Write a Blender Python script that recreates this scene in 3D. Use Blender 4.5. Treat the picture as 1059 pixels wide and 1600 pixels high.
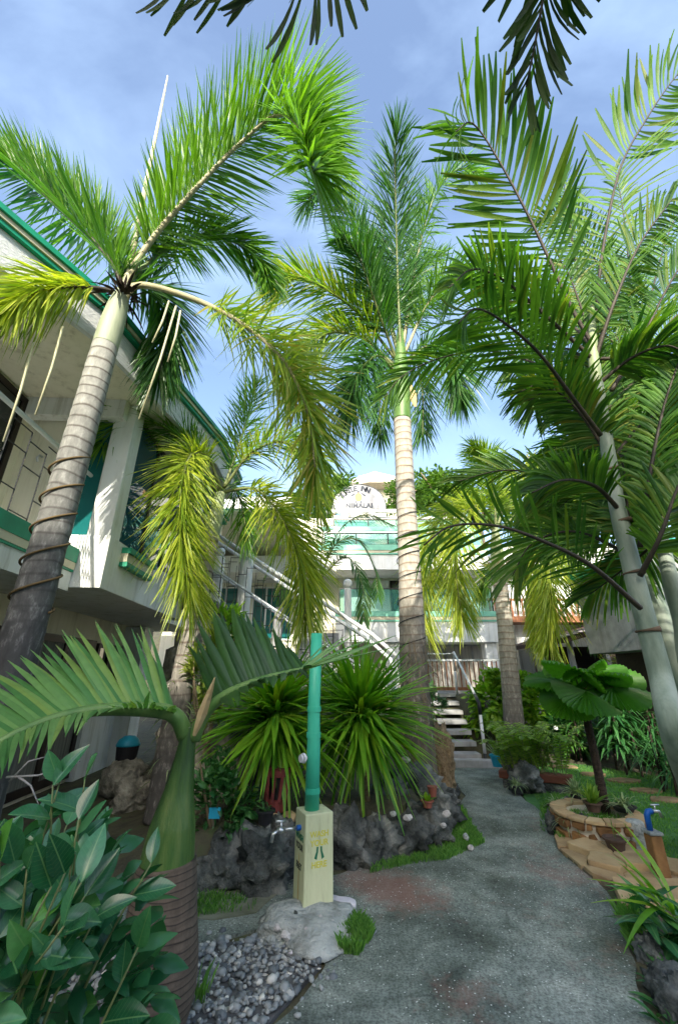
import bpy, bmesh, math, random
import numpy as np
from mathutils import Vector, Matrix, noise
from bpy_extras.object_utils import world_to_camera_view  # noqa
random.seed(7); np.random.seed(7)
R = math.radians
sc = bpy.context.scene
for o in list(bpy.data.objects): bpy.data.objects.remove(o)

# ------------------------------------------------------------------ camera, sky, sun, exposure
FPX, PITCH, CAMZ = 640.0, math.atan(0.40), 1.5
cam = bpy.data.cameras.new('camera'); camo = bpy.data.objects.new('camera', cam)
sc.collection.objects.link(camo); sc.camera = camo
camo.location = (0, 0, CAMZ); camo.rotation_euler = (math.pi/2 + PITCH, 0, 0)
cam.sensor_fit = 'HORIZONTAL'; cam.sensor_width = 36; cam.lens = 36*FPX/1059
cam.clip_start = 0.05; cam.clip_end = 3000
sc.render.resolution_x = 677; sc.render.resolution_y = 1024
SUN_EL, SUN_AZ = R(28), R(184)      # azimuth of the sun clockwise from +Y: behind the camera, slightly to its left
w = bpy.data.worlds.new('World'); sc.world = w; w.use_nodes = True
nt = w.node_tree; nt.nodes.clear()
wo = nt.nodes.new('ShaderNodeOutputWorld'); bg = nt.nodes.new('ShaderNodeBackground')
sky = nt.nodes.new('ShaderNodeTexSky'); sky.sky_type = 'NISHITA'; sky.sun_disc = False
sky.sun_elevation = SUN_EL; sky.sun_rotation = SUN_AZ
sky.air_density = 1.0; sky.dust_density = 3.4; sky.ozone_density = 1.4
tc = nt.nodes.new('ShaderNodeTexCoord'); mp = nt.nodes.new('ShaderNodeMapping')
mp.inputs['Scale'].default_value = (1.3, 2.6, 3.2); mp.inputs['Rotation'].default_value = (0.3, 0.5, 0.6)
ns = nt.nodes.new('ShaderNodeTexNoise'); ns.inputs['Scale'].default_value = 1.5
ns.inputs['Detail'].default_value = 7; ns.inputs['Roughness'].default_value = 0.55; ns.inputs['Distortion'].default_value = 0.5
cr = nt.nodes.new('ShaderNodeMapRange'); cr.inputs[1].default_value = 0.40; cr.inputs[2].default_value = 0.80
cr.inputs[3].default_value = 0.0; cr.inputs[4].default_value = 0.30
mx = nt.nodes.new('ShaderNodeMix'); mx.data_type = 'RGBA'; mx.inputs[7].default_value = (3.2, 4.3, 5.7, 1)
nt.links.new(tc.outputs['Generated'], mp.inputs['Vector']); nt.links.new(mp.outputs[0], ns.inputs['Vector'])
nt.links.new(ns.outputs[0], cr.inputs[0]); nt.links.new(cr.outputs[0], mx.inputs[0])
nt.links.new(sky.outputs[0], mx.inputs[6]); nt.links.new(mx.outputs[2], bg.inputs[0])
bg.inputs[1].default_value = 0.115; nt.links.new(bg.outputs[0], wo.inputs[0])
sl = bpy.data.lights.new('sun', 'SUN'); sl.energy = 2.05; sl.angle = R(0.5); sl.color = (1.0, 0.93, 0.80)
so = bpy.data.objects.new('sun', sl); sc.collection.objects.link(so)
SD = Vector((math.sin(SUN_AZ)*math.cos(SUN_EL), math.cos(SUN_AZ)*math.cos(SUN_EL), math.sin(SUN_EL)))
so.rotation_euler = SD.to_track_quat('Z', 'Y').to_euler(); so.location = SD*60
sc.view_settings.view_transform = 'Standard'; sc.view_settings.look = 'None'
sc.view_settings.gamma = 1; sc.view_settings.use_curve_mapping = False
sc.view_settings.exposure = 2.02

# ------------------------------------------------------------------ helpers
cp, sp = math.cos(PITCH), math.sin(PITCH)
def ray(x, y):
    v = 800 - y
    dy = FPX*cp - v*sp; dz = FPX*sp + v*cp
    return (x-529.5)/dy, dz/dy
def P(x, y, Y):
    a, b = ray(x, y); return Vector((a*Y, Y, CAMZ + b*Y))
def G(x, y, z=0.0):
    a, b = ray(x, y); Y = (z-CAMZ)/b; return Vector((a*Y, Y, z))
col = sc.collection
def tag(o, label=None, cat=None, group=None, kind=None):
    if label: o['label'] = label
    if cat: o['category'] = cat
    if group: o['group'] = group
    if kind: o['kind'] = kind
    return o
def empty(name, loc, label, cat, group=None):
    o = bpy.data.objects.new(name, None); o.empty_display_size = 0.1
    col.objects.link(o); o.location = loc; tag(o, label, cat, group); return o
def world_off(p):
    v = Vector((0, 0, 0))
    while p is not None: v = v + Vector(p.location); p = p.parent
    return v
def rng(a, b): return random.uniform(a, b)
class MB:
    def __init__(s): s.v = []; s.f = []; s.t = []; s.xf = None
    def add(s, vs, fs, tint=0.5):
        b = len(s.v)
        if s.xf: vs = [s.xf(Vector(q)) for q in vs]
        s.v.extend([tuple(q) for q in vs]); s.f.extend([tuple(i+b for i in f) for f in fs]); s.t.extend([tint]*len(vs))
        return s
    def box(s, x0, x1, y0, y1, z0, z1, tint=0.5):
        vs = [(x0,y0,z0),(x1,y0,z0),(x1,y1,z0),(x0,y1,z0),(x0,y0,z1),(x1,y0,z1),(x1,y1,z1),(x0,y1,z1)]
        return s.add(vs, [(0,3,2,1),(4,5,6,7),(0,1,5,4),(1,2,6,5),(2,3,7,6),(3,0,4,7)], tint)
    def prism(s, poly, z0, z1, tint=0.5):
        n = len(poly)
        vs = [(p[0],p[1],z0) for p in poly] + [(p[0],p[1],z1) for p in poly]
        fs = [tuple(reversed(range(n))), tuple(range(n, 2*n))] + [(i,(i+1)%n,n+(i+1)%n,n+i) for i in range(n)]
        return s.add(vs, fs, tint)
    def tube(s, pts, radii, seg=8, cap=True, tint=0.5):
        pts = [Vector(p) for p in pts]; n = len(pts)
        if not hasattr(radii, '__len__'): radii = [radii]*n
        T = [(pts[min(i+1,n-1)]-pts[max(i-1,0)]).normalized() for i in range(n)]
        ref = Vector((0,0,1)) if abs(T[0].z) < 0.9 else Vector((1,0,0))
        a = T[0].cross(ref).normalized(); vs = []
        for i in range(n):
            a = (a - T[i]*a.dot(T[i])).normalized(); b = T[i].cross(a)
            for k in range(seg):
                th = 2*math.pi*k/seg
                vs.append(pts[i] + (a*math.cos(th)+b*math.sin(th))*radii[i])
        fs = []
        for i in range(n-1):
            for k in range(seg):
                fs.append((i*seg+k, i*seg+(k+1)%seg, (i+1)*seg+(k+1)%seg, (i+1)*seg+k))
        if cap: fs += [tuple(reversed(range(seg))), tuple(range((n-1)*seg, n*seg))]
        return s.add(vs, fs, tint)
    def lathe(s, c, prof, seg=20, tint=0.5):
        c = Vector(c); n = len(prof); vs = []
        for r, z in prof:
            for k in range(seg):
                th = 2*math.pi*k/seg; vs.append(c+Vector((r*math.cos(th), r*math.sin(th), z)))
        fs = [(i*seg+k, i*seg+(k+1)%seg, (i+1)*seg+(k+1)%seg, (i+1)*seg+k) for i in range(n-1) for k in range(seg)]
        fs += [tuple(reversed(range(seg)))]
        if prof[-1][0] > 1e-4: fs += [tuple(range((n-1)*seg, n*seg))]
        return s.add(vs, fs, tint)
    def blade(s, base, d, wv, L, W, droop=0.2, tip=0.06, segs=4, fold=0.0, tint=0.5, base_w=0.35, peak=0.35):
        # one leaf: a tapering strip that bends under its own weight, optionally folded along its rib
        d = d.normalized(); wv = (wv - d*wv.dot(d))
        if wv.length < 1e-4: wv = d.orthogonal()
        wv = wv.normalized(); nrm = d.cross(wv)
        vs = []; fs = []
        for i in range(segs+1):
            t = i/segs
            p = base + d*(L*t) + Vector((0,0,-1))*(droop*L*t*t)
            wd = W*0.5*((base_w+(1-base_w)*(t/peak)) if t < peak else (tip+(1-tip)*(1-((t-peak)/(1-peak))**1.7)))
            if fold:
                vs += [p - wv*wd, p - nrm*(fold*wd), p + wv*wd]
            else: vs += [p - wv*wd, p + wv*wd]
        k = 3 if fold else 2
        for i in range(segs):
            for j in range(k-1):
                fs.append((i*k+j, i*k+j+1, (i+1)*k+j+1, (i+1)*k+j))
        return s.add(vs, fs, tint)
    def mesh(s, name, mats, smooth=False):
        me = bpy.data.meshes.new(name); me.from_pydata([tuple(q) for q in s.v], [], s.f)
        at = me.attributes.new('tint', 'FLOAT', 'POINT'); at.data.foreach_set('value', np.array(s.t, dtype=np.float32))
        for m in (mats if isinstance(mats, (list, tuple)) else [mats]): me.materials.append(m)
        if smooth: me.polygons.foreach_set('use_smooth', [True]*len(me.polygons))
        me.update(); return me
    def build(s, name, mat, parent=None, smooth=False, kind=None, bevel=0, origin=None):
        if parent is None:
            if origin is None:
                a = np.array([tuple(q) for q in s.v]); mn, mxx = a.min(0), a.max(0)
                origin = ((mn[0]+mxx[0])/2, (mn[1]+mxx[1])/2, mn[2])
            loc = Vector(origin)
        else:
            loc = world_off(parent)
        s.v = [(q[0]-loc.x, q[1]-loc.y, q[2]-loc.z) for q in s.v]
        o = bpy.data.objects.new(name, s.mesh(name, mat, smooth)); col.objects.link(o)
        if parent is None: o.location = loc
        else: o.parent = parent
        if bevel:
            md = o.modifiers.new('bevel', 'BEVEL'); md.width = bevel; md.segments = 2; md.limit_method = 'ANGLE'
        if kind: o['kind'] = kind
        return o
def inst(name, me, mw, parent=None):
    o = bpy.data.objects.new(name, me); col.objects.link(o)
    if parent is not None:
        o.parent = parent; o.matrix_local = Matrix.Translation(-world_off(parent)) @ mw
    else: o.matrix_world = mw
    return o
def frame(base, d, up, s=1.0):
    # matrix whose Y axis is d, Z about up
    y = d.normalized(); z = up - y*up.dot(y)
    if z.length < 1e-4: z = y.orthogonal()
    z.normalize(); x = y.cross(z)
    if not hasattr(s, '__len__'): s = (s, s, s)
    m = Matrix((( x.x*s[0], y.x*s[1], z.x*s[2], base.x), (x.y*s[0], y.y*s[1], z.y*s[2], base.y), (x.z*s[0], y.z*s[1], z.z*s[2], base.z), (0,0,0,1)))
    return m
def spline(pts, n):
    pts = [Vector(p) for p in pts]
    q = [pts[0]*2-pts[1]] + pts + [pts[-1]*2-pts[-2]]; out = []
    m = len(pts)-1
    for i in range(n+1):
        u = i/n*m; k = min(int(u), m-1); t = u-k
        a, b, c, d = q[k], q[k+1], q[k+2], q[k+3]
        out.append(0.5*((2*b)+(c-a)*t+(2*a-5*b+4*c-d)*t*t+(3*b-a-3*c+d)*t**3))
    # even out along the length
    L = [0]
    for i in range(n): L.append(L[-1]+(out[i+1]-out[i]).length)
    res = []; j = 0
    for i in range(n+1):
        s = L[-1]*i/n
        while j < n-1 and L[j+1] < s: j += 1
        t = (s-L[j])/max(L[j+1]-L[j], 1e-9); res.append(out[j].lerp(out[j+1], t))
    return res, L[-1]

# ------------------------------------------------------------------ materials
def newmat(name):
    m = bpy.data.materials.new(name); m.use_nodes = True; m.node_tree.nodes.clear()
    N = m.node_tree.nodes; Lk = m.node_tree.links
    out = N.new('ShaderNodeOutputMaterial'); b = N.new('ShaderNodeBsdfPrincipled'); Lk.new(b.outputs[0], out.inputs[0])
    return m, N, Lk, out, b
def ramp(N, stops):
    r = N.new('ShaderNodeValToRGB'); e = r.color_ramp.elements
    while len(e) < len(stops): e.new(0.5)
    for i, (p, c) in enumerate(stops): e[i].position = p; e[i].color = (c[0], c[1], c[2], 1)
    return r
def surf(name, c1, c2, scale=4, rough=0.8, bump=0.3, bscale=40, stops=None, metallic=0, stretch=(1,1,1), spec=0.4, detail=6, dist=0.02, coord='Object'):
    m, N, Lk, out, b = newmat(name)
    tcn = N.new('ShaderNodeTexCoord'); mpn = N.new('ShaderNodeMapping'); mpn.inputs['Scale'].default_value = stretch
    Lk.new(tcn.outputs[coord], mpn.inputs[0])
    n1 = N.new('ShaderNodeTexNoise'); n1.inputs['Scale'].default_value = scale; n1.inputs['Detail'].default_value = detail; n1.inputs['Roughness'].default_value = 0.6
    if name in ('ochre_flagstone', 'brown_wall_stone', 'coral_rock', 'weathered_shingle'):
        oi = N.new('ShaderNodeObjectInfo'); n1.noise_dimensions = '4D'; om = N.new('ShaderNodeMath'); om.operation = 'MULTIPLY'; om.inputs[1].default_value = 40; Lk.new(oi.outputs['Random'], om.inputs[0]); Lk.new(om.outputs[0], n1.inputs['W'])
        hv = N.new('ShaderNodeHueSaturation'); hr_ = N.new('ShaderNodeMapRange'); hr_.inputs[3].default_value = 0.84 if name == 'ochre_flagstone' else 0.72; hr_.inputs[4].default_value = 1.2 if name == 'ochre_flagstone' else 1.3; Lk.new(oi.outputs['Random'], hr_.inputs[0]); Lk.new(hr_.outputs[0], hv.inputs['Value'])
    Lk.new(mpn.outputs[0], n1.inputs['Vector'])
    r = ramp(N, stops or [(0.3, c1), (0.7, c2)]); Lk.new(n1.outputs[0], r.inputs[0])
    if name in ('ochre_flagstone', 'brown_wall_stone', 'coral_rock', 'weathered_shingle'): Lk.new(r.outputs[0], hv.inputs['Color']); Lk.new(hv.outputs[0], b.inputs['Base Color'])
    else: Lk.new(r.outputs[0], b.inputs['Base Color'])
    b.inputs['Roughness'].default_value = rough; b.inputs['Metallic'].default_value = metallic
    if name in ('cream_plaster', 'white_plaster', 'pale_yellow_paint', 'grey_concrete'):
        m9 = N.new('ShaderNodeMapping'); m9.inputs['Scale'].default_value = (7, 7, 0.55) if name != 'pale_yellow_paint' else (22, 22, 3); Lk.new(tcn.outputs['Object'], m9.inputs[0])
        n9 = N.new('ShaderNodeTexNoise'); n9.inputs['Scale'].default_value = 1; n9.inputs['Detail'].default_value = 7; n9.inputs['Roughness'].default_value = 0.7; Lk.new(m9.outputs[0], n9.inputs['Vector'])
        r9 = ramp(N, [(0.33, (0.70, 0.69, 0.64)), (0.46, (0.95, 0.95, 0.93)), (0.6, (1, 1, 1))]); Lk.new(n9.outputs[0], r9.inputs[0])
        x9 = N.new('ShaderNodeMix'); x9.data_type = 'RGBA'; x9.blend_type = 'MULTIPLY'; x9.inputs[0].default_value = 1
        Lk.new(r.outputs[0], x9.inputs[6]); Lk.new(r9.outputs[0], x9.inputs[7]); Lk.new(x9.outputs[2], b.inputs['Base Color'])
    b.inputs['Specular IOR Level'].default_value = spec
    if bump:
        n2 = N.new('ShaderNodeTexNoise'); n2.inputs['Scale'].default_value = bscale; n2.inputs['Detail'].default_value = 5
        Lk.new(mpn.outputs[0], n2.inputs['Vector'])
        bp = N.new('ShaderNodeBump'); bp.inputs['Strength'].default_value = bump; bp.inputs['Distance'].default_value = dist
        Lk.new(n2.outputs[0], bp.inputs['Height']); Lk.new(bp.outputs[0], b.inputs['Normal'])
    return m
def leafmat(name, dark, light, transl=0.3, rough=0.42, obj_random=False, spec=0.45, tipcol=None):
    m, N, Lk, out, b = newmat(name)
    if obj_random:
        a = N.new('ShaderNodeObjectInfo'); fac = a.outputs['Random']
    else:
        a = N.new('ShaderNodeAttribute'); a.attribute_name = 'tint'; fac = a.outputs['Fac']
    st = [(0.0, dark), (0.75, light)] + ([(1.0, tipcol)] if tipcol else [])
    r = ramp(N, st); Lk.new(fac, r.inputs[0])
    tcn = N.new('ShaderNodeTexCoord'); n1 = N.new('ShaderNodeTexNoise'); n1.inputs['Scale'].default_value = 9
    Lk.new(tcn.outputs['Object'], n1.inputs['Vector'])
    hsv = N.new('ShaderNodeHueSaturation'); mr = N.new('ShaderNodeMapRange'); mr.inputs[3].default_value = 0.75; mr.inputs[4].default_value = 1.3
    Lk.new(n1.outputs[0], mr.inputs[0]); Lk.new(mr.outputs[0], hsv.inputs['Value']); Lk.new(r.outputs[0], hsv.inputs['Color'])
    if name == 'ficus_leaf':
        sx_ = N.new('ShaderNodeSeparateXYZ'); Lk.new(tcn.outputs['Object'], sx_.inputs[0]); ab = N.new('ShaderNodeMath'); ab.operation = 'ABSOLUTE'; Lk.new(sx_.outputs[0], ab.inputs[0])
        wt = N.new('ShaderNodeMath'); wt.operation = 'MULTIPLY_ADD'; wt.inputs[1].default_value = -0.8; Lk.new(ab.outputs[0], wt.inputs[0]); Lk.new(sx_.outputs[1], wt.inputs[2])
        fr2 = N.new('ShaderNodeMath'); fr2.operation = 'MULTIPLY'; fr2.inputs[1].default_value = 11; Lk.new(wt.outputs[0], fr2.inputs[0]); f3 = N.new('ShaderNodeMath'); f3.operation = 'FRACT'; Lk.new(fr2.outputs[0], f3.inputs[0])
        l3 = N.new('ShaderNodeMath'); l3.operation = 'LESS_THAN'; l3.inputs[1].default_value = 0.10; Lk.new(f3.outputs[0], l3.inputs[0]); l4 = N.new('ShaderNodeMath'); l4.operation = 'MULTIPLY'; l4.inputs[1].default_value = 0.16; Lk.new(l3.outputs[0], l4.inputs[0])
        l2 = N.new('ShaderNodeMath'); l2.operation = 'LESS_THAN'; l2.inputs[1].default_value = 0.012; Lk.new(ab.outputs[0], l2.inputs[0]); l5 = N.new('ShaderNodeMath'); l5.operation = 'MULTIPLY'; l5.inputs[1].default_value = 0.5; Lk.new(l2.outputs[0], l5.inputs[0])
        l6 = N.new('ShaderNodeMath'); l6.operation = 'MAXIMUM'; Lk.new(l4.outputs[0], l6.inputs[0]); Lk.new(l5.outputs[0], l6.inputs[1])
        mv = N.new('ShaderNodeMix'); mv.data_type = 'RGBA'; mv.inputs[7].default_value = (0.16, 0.32, 0.12, 1); Lk.new(l6.outputs[0], mv.inputs[0]); Lk.new(hsv.outputs[0], mv.inputs[6])
        class _o: pass
        hsv = _o(); hsv.outputs = [mv.outputs[2]]
    Lk.new(hsv.outputs[0], b.inputs['Base Color']); b.inputs['Roughness'].default_value = rough; b.inputs['Specular IOR Level'].default_value = spec
    t = N.new('ShaderNodeBsdfTranslucent'); tm = N.new('ShaderNodeMix'); tm.data_type = 'RGBA'; tm.blend_type = 'MULTIPLY'; tm.inputs[0].default_value = 1
    tm.inputs[7].default_value = (1.7, 1.9, 0.6, 1); Lk.new(hsv.outputs[0], tm.inputs[6]); Lk.new(tm.outputs[2], t.inputs[0])
    ms = N.new('ShaderNodeMixShader'); ms.inputs[0].default_value = transl
    Lk.new(b.outputs[0], ms.inputs[1]); Lk.new(t.outputs[0], ms.inputs[2]); Lk.new(ms.outputs[0], out.inputs[0])
    return m
def flat(name, c, rough=0.6, metallic=0, spec=0.4, var=0.12, bump=0.1):
    d = [max(0, q*(1-var)) for q in c]; e = [min(1, q*(1+var)) for q in c]
    return surf(name, d, e, 5, rough, bump, 60, metallic=metallic, spec=spec, dist=0.004)
def ringbark(name, base, line, low, zlo, zhi, freq):
    # grey palm bark: thin ring scars round the stem, darker and lichen-stained towards the foot of old stems
    m, N, Lk, out, b = newmat(name)
    tcn = N.new('ShaderNodeTexCoord'); sx = N.new('ShaderNodeSeparateXYZ'); Lk.new(tcn.outputs['Object'], sx.inputs[0])
    nz = N.new('ShaderNodeTexNoise'); nz.inputs['Scale'].default_value = 3; Lk.new(tcn.outputs['Object'], nz.inputs['Vector'])
    ma = N.new('ShaderNodeMath'); ma.operation = 'MULTIPLY_ADD'; ma.inputs[1].default_value = 0.10; Lk.new(nz.outputs[0], ma.inputs[0]); Lk.new(sx.outputs[2], ma.inputs[2])
    m2 = N.new('ShaderNodeMath'); m2.operation = 'MULTIPLY'; m2.inputs[1].default_value = freq; Lk.new(ma.outputs[0], m2.inputs[0])
    fr = N.new('ShaderNodeMath'); fr.operation = 'FRACT'; Lk.new(m2.outputs[0], fr.inputs[0])
    rp = ramp(N, [(0.0, line), (0.10, line), (0.22, base), (0.85, [q*0.86 for q in base]), (1.0, [q*0.7 for q in base])]); Lk.new(fr.outputs[0], rp.inputs[0])
    n2 = N.new('ShaderNodeTexNoise'); n2.inputs['Scale'].default_value = 14; n2.inputs['Detail'].default_value = 8; n2.inputs['Roughness'].default_value = 0.7
    mpn = N.new('ShaderNodeMapping'); mpn.inputs['Scale'].default_value = (1.5, 1.5, 0.6); Lk.new(tcn.outputs['Object'], mpn.inputs[0]); Lk.new(mpn.outputs[0], n2.inputs['Vector'])
    mr = N.new('ShaderNodeMapRange'); mr.inputs[1].default_value = 0.3; mr.inputs[2].default_value = 0.7; mr.inputs[3].default_value = 0.65; mr.inputs[4].default_value = 1.2
    Lk.new(n2.outputs[0], mr.inputs[0])
    mu = N.new('ShaderNodeMix'); mu.data_type = 'RGBA'; mu.blend_type = 'MULTIPLY'; mu.inputs[0].default_value = 1
    Lk.new(rp.outputs[0], mu.inputs[6]); Lk.new(mr.outputs[0], mu.inputs[7])
    zr = N.new('ShaderNodeMapRange'); zr.inputs[1].default_value = zlo; zr.inputs[2].default_value = zhi; zr.inputs[3].default_value = 1; zr.inputs[4].default_value = 0
    ad = N.new('ShaderNodeMath'); ad.operation = 'MULTIPLY_ADD'; ad.inputs[1].default_value = 1.2; Lk.new(n2.outputs[0], ad.inputs[0]); Lk.new(sx.outputs[2], ad.inputs[2])
    Lk.new(ad.outputs[0], zr.inputs[0])
    lw = ramp(N, [(0.3, [q*0.6 for q in low]), (0.55, low), (0.68, [min(1, q*3.2) for q in low])]); Lk.new(n2.outputs[0], lw.inputs[0])
    mm = N.new('ShaderNodeMix'); mm.data_type = 'RGBA'; Lk.new(zr.outputs[0], mm.inputs[0]); Lk.new(mu.outputs[2], mm.inputs[6]); Lk.new(lw.outputs[0], mm.inputs[7])
    Lk.new(mm.outputs[2], b.inputs['Base Color']); b.inputs['Roughness'].default_value = 0.85
    bp = N.new('ShaderNodeBump'); bp.inputs['Strength'].default_value = 0.5; bp.inputs['Distance'].default_value = 0.01
    Lk.new(n2.outputs[0], bp.inputs['Height']); Lk.new(bp.outputs[0], b.inputs['Normal'])
    return m
def glassmat(name, c, rough=0.04, alpha=0.55):
    m, N, Lk, out, b = newmat(name)
    b.inputs['Base Color'].default_value = (*c, 1); b.inputs['Roughness'].default_value = rough; b.inputs['Specular IOR Level'].default_value = 0.9
    if alpha < 1:
        t = N.new('ShaderNodeBsdfTransparent'); t.inputs[0].default_value = (0.72, 0.93, 0.88, 1)
        ms = N.new('ShaderNodeMixShader'); ms.inputs[0].default_value = alpha
        Lk.new(t.outputs[0], ms.inputs[1]); Lk.new(b.outputs[0], ms.inputs[2]); Lk.new(ms.outputs[0], out.inputs[0])
    return m
def pathmat():
    m, N, Lk, out, b = newmat('path_concrete')
    tcn = N.new('ShaderNodeTexCoord')
    def nz(scale, detail=6, rough=0.6, dist=0):
        n = N.new('ShaderNodeTexNoise'); n.inputs['Scale'].default_value = scale; n.inputs['Detail'].default_value = detail
        n.inputs['Roughness'].default_value = rough; n.inputs['Distortion'].default_value = dist
        Lk.new(tcn.outputs['Object'], n.inputs['Vector']); return n
    base = ramp(N, [(0.30, (0.085, 0.105, 0.098)), (0.5, (0.20, 0.235, 0.218)), (0.72, (0.36, 0.39, 0.365))]); Lk.new(nz(2.2, 9, 0.68).outputs[0], base.inputs[0])
    grit = ramp(N, [(0.35, (0.5, 0.5, 0.5)), (0.62, (1.35, 1.35, 1.35))]); Lk.new(nz(70, 4, 0.7).outputs[0], grit.inputs[0])
    m1 = N.new('ShaderNodeMix'); m1.data_type = 'RGBA'; m1.blend_type = 'MULTIPLY'; m1.inputs[0].default_value = 1
    Lk.new(base.outputs[0], m1.inputs[6]); Lk.new(grit.outputs[0], m1.inputs[7])
    # damp and mossy blotches, and fine cracks
    st_ = ramp(N, [(0.34, (0.40, 0.42, 0.36)), (0.50, (0.86, 0.88, 0.84)), (0.66, (1.12, 1.1, 1.06))]); Lk.new(nz(1.15, 7, 0.66, 0.6).outputs[0], st_.inputs[0])
    m0 = N.new('ShaderNodeMix'); m0.data_type = 'RGBA'; m0.blend_type = 'MULTIPLY'; m0.inputs[0].default_value = 1; Lk.new(m1.outputs[2], m0.inputs[6]); Lk.new(st_.outputs[0], m0.inputs[7])
    wv = nz(2.0, 4, 0.6); vx = N.new('ShaderNodeVectorMath'); vx.operation = 'MULTIPLY_ADD'; Lk.new(wv.outputs['Color'], vx.inputs[0]); vx.inputs[1].default_value = (.5, .5, .5); Lk.new(tcn.outputs['Object'], vx.inputs[2])
    ck = N.new('ShaderNodeTexVoronoi'); ck.feature = 'DISTANCE_TO_EDGE'; ck.inputs['Scale'].default_value = 0.6; Lk.new(vx.outputs[0], ck.inputs['Vector'])
    ckr = N.new('ShaderNodeMapRange'); ckr.inputs[1].default_value = 0.0; ckr.inputs[2].default_value = 0.012; ckr.inputs[3].default_value = 0.72; ckr.inputs[4].default_value = 1; Lk.new(ck.outputs['Distance'], ckr.inputs[0])
    m1 = N.new('ShaderNodeMix'); m1.data_type = 'RGBA'; m1.blend_type = 'MULTIPLY'; m1.inputs[0].default_value = 1; Lk.new(m0.outputs[2], m1.inputs[6]); Lk.new(ckr.outputs[0], m1.inputs[7])
    # worn red paint, left in patches with ragged edges
    big = nz(0.75, 3, 0.5); mid = nz(9, 8, 0.75, 0.4)
    mm = N.new('ShaderNodeMath'); mm.operation = 'MULTIPLY_ADD'; mm.inputs[1].default_value = 0.55; Lk.new(mid.outputs[0], mm.inputs[0]); Lk.new(big.outputs[0], mm.inputs[2])
    acc = big.outputs[0]
    for (sx_, sy_, rad, amt) in ((0.42,4.0,.55,.22),(0.62,2.75,.5,.20),(1.05,3.7,.6,.12),(0.1,4.05,.3,.12)):
        vd = N.new('ShaderNodeVectorMath'); vd.operation = 'DISTANCE'; vd.inputs[1].default_value = (sx_, sy_, 0); Lk.new(tcn.outputs['Object'], vd.inputs[0])
        vr = N.new('ShaderNodeMapRange'); vr.inputs[1].default_value = 0; vr.inputs[2].default_value = rad; vr.inputs[3].default_value = amt; vr.inputs[4].default_value = -0.03; Lk.new(vd.outputs['Value'], vr.inputs[0])
        va = N.new('ShaderNodeMath'); va.operation = 'ADD'; Lk.new(acc, va.inputs[0]); Lk.new(vr.outputs[0], va.inputs[1]); acc = va.outputs[0]
    Lk.new(acc, mm.inputs[2])
    rm = N.new('ShaderNodeMapRange'); rm.inputs[1].default_value = 0.74; rm.inputs[2].default_value = 0.92; rm.inputs[4].default_value = 0.6; Lk.new(mm.outputs[0], rm.inputs[0])
    m2 = N.new('ShaderNodeMix'); m2.data_type = 'RGBA'; Lk.new(rm.outputs[0], m2.inputs[0]); Lk.new(m1.outputs[2], m2.inputs[6]); m2.inputs[7].default_value = (0.27, 0.125, 0.10, 1)
    # pale broken shell and stone chips set in the concrete
    vo = N.new('ShaderNodeTexVoronoi'); vo.inputs['Scale'].default_value = 52; Lk.new(tcn.outputs['Object'], vo.inputs['Vector'])
    lt = N.new('ShaderNodeMath'); lt.operation = 'LESS_THAN'; lt.inputs[1].default_value = 0.22; Lk.new(vo.outputs['Distance'], lt.inputs[0])
    wn = N.new('ShaderNodeTexWhiteNoise'); Lk.new(vo.outputs['Position'], wn.inputs['Vector'])
    gt = N.new('ShaderNodeMath'); gt.operation = 'GREATER_THAN'; gt.inputs[1].default_value = 0.82; Lk.new(wn.outputs['Value'], gt.inputs[0])
    mu = N.new('ShaderNodeMath'); mu.operation = 'MULTIPLY'; Lk.new(lt.outputs[0], mu.inputs[0]); Lk.new(gt.outputs[0], mu.inputs[1])
    m3 = N.new('ShaderNodeMix'); m3.data_type = 'RGBA'; Lk.new(mu.outputs[0], m3.inputs[0]); Lk.new(m2.outputs[2], m3.inputs[6]); m3.inputs[7].default_value = (0.60, 0.63, 0.61, 1)
    Lk.new(m3.outputs[2], b.inputs['Base Color']); b.inputs['Roughness'].default_value = 0.82; b.inputs['Specular IOR Level'].default_value = 0.3
    bp = N.new('ShaderNodeBump'); bp.inputs['Strength'].default_value = 0.55; bp.inputs['Distance'].default_value = 0.012
    Lk.new(nz(45, 6, 0.7).outputs[0], bp.inputs['Height']); Lk.new(bp.outputs[0], b.inputs['Normal'])
    return m
M = {}
M['path'] = pathmat()
M['soil'] = surf('soil', (0.05,0.045,0.03), (0.10,0.09,0.055), 5, 0.95, 0.6, 30, stops=[(0.3,(0.045,0.04,0.028)),(0.55,(0.09,0.085,0.05)),(0.7,(0.07,0.10,0.035))])
M['mossy'] = surf('mossy_concrete', (0.07,0.07,0.05), (0.15,0.15,0.12), 3, 0.9, 0.5, 50, stops=[(0.3,(0.09,0.10,0.06)),(0.5,(0.17,0.18,0.13)),(0.72,(0.29,0.29,0.25))])
M['lawn'] = surf('lawn', (0.035,0.12,0.03), (0.06,0.18,0.045), 7, 0.95, 0.6, 60)
M['grass'] = leafmat('grass_blades', (0.045,0.15,0.03), (0.14,0.31,0.06), 0.35, 0.6)
M['rock'] = surf('coral_rock', (0.035,0.04,0.042), (0.18,0.18,0.17), 5, 0.95, 0.9, 28, stops=[(0.36,(0.022,0.027,0.027)),(0.52,(0.105,0.115,0.11)),(0.68,(0.30,0.30,0.27))], dist=0.035)
M['rock_pale'] = surf('pale_coral_rock', (0.2,0.19,0.15), (0.5,0.48,0.4), 6, 0.95, 0.8, 24, stops=[(0.32,(0.07,0.07,0.06)),(0.5,(0.24,0.23,0.19)),(0.7,(0.46,0.44,0.37))], dist=0.03)
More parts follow.
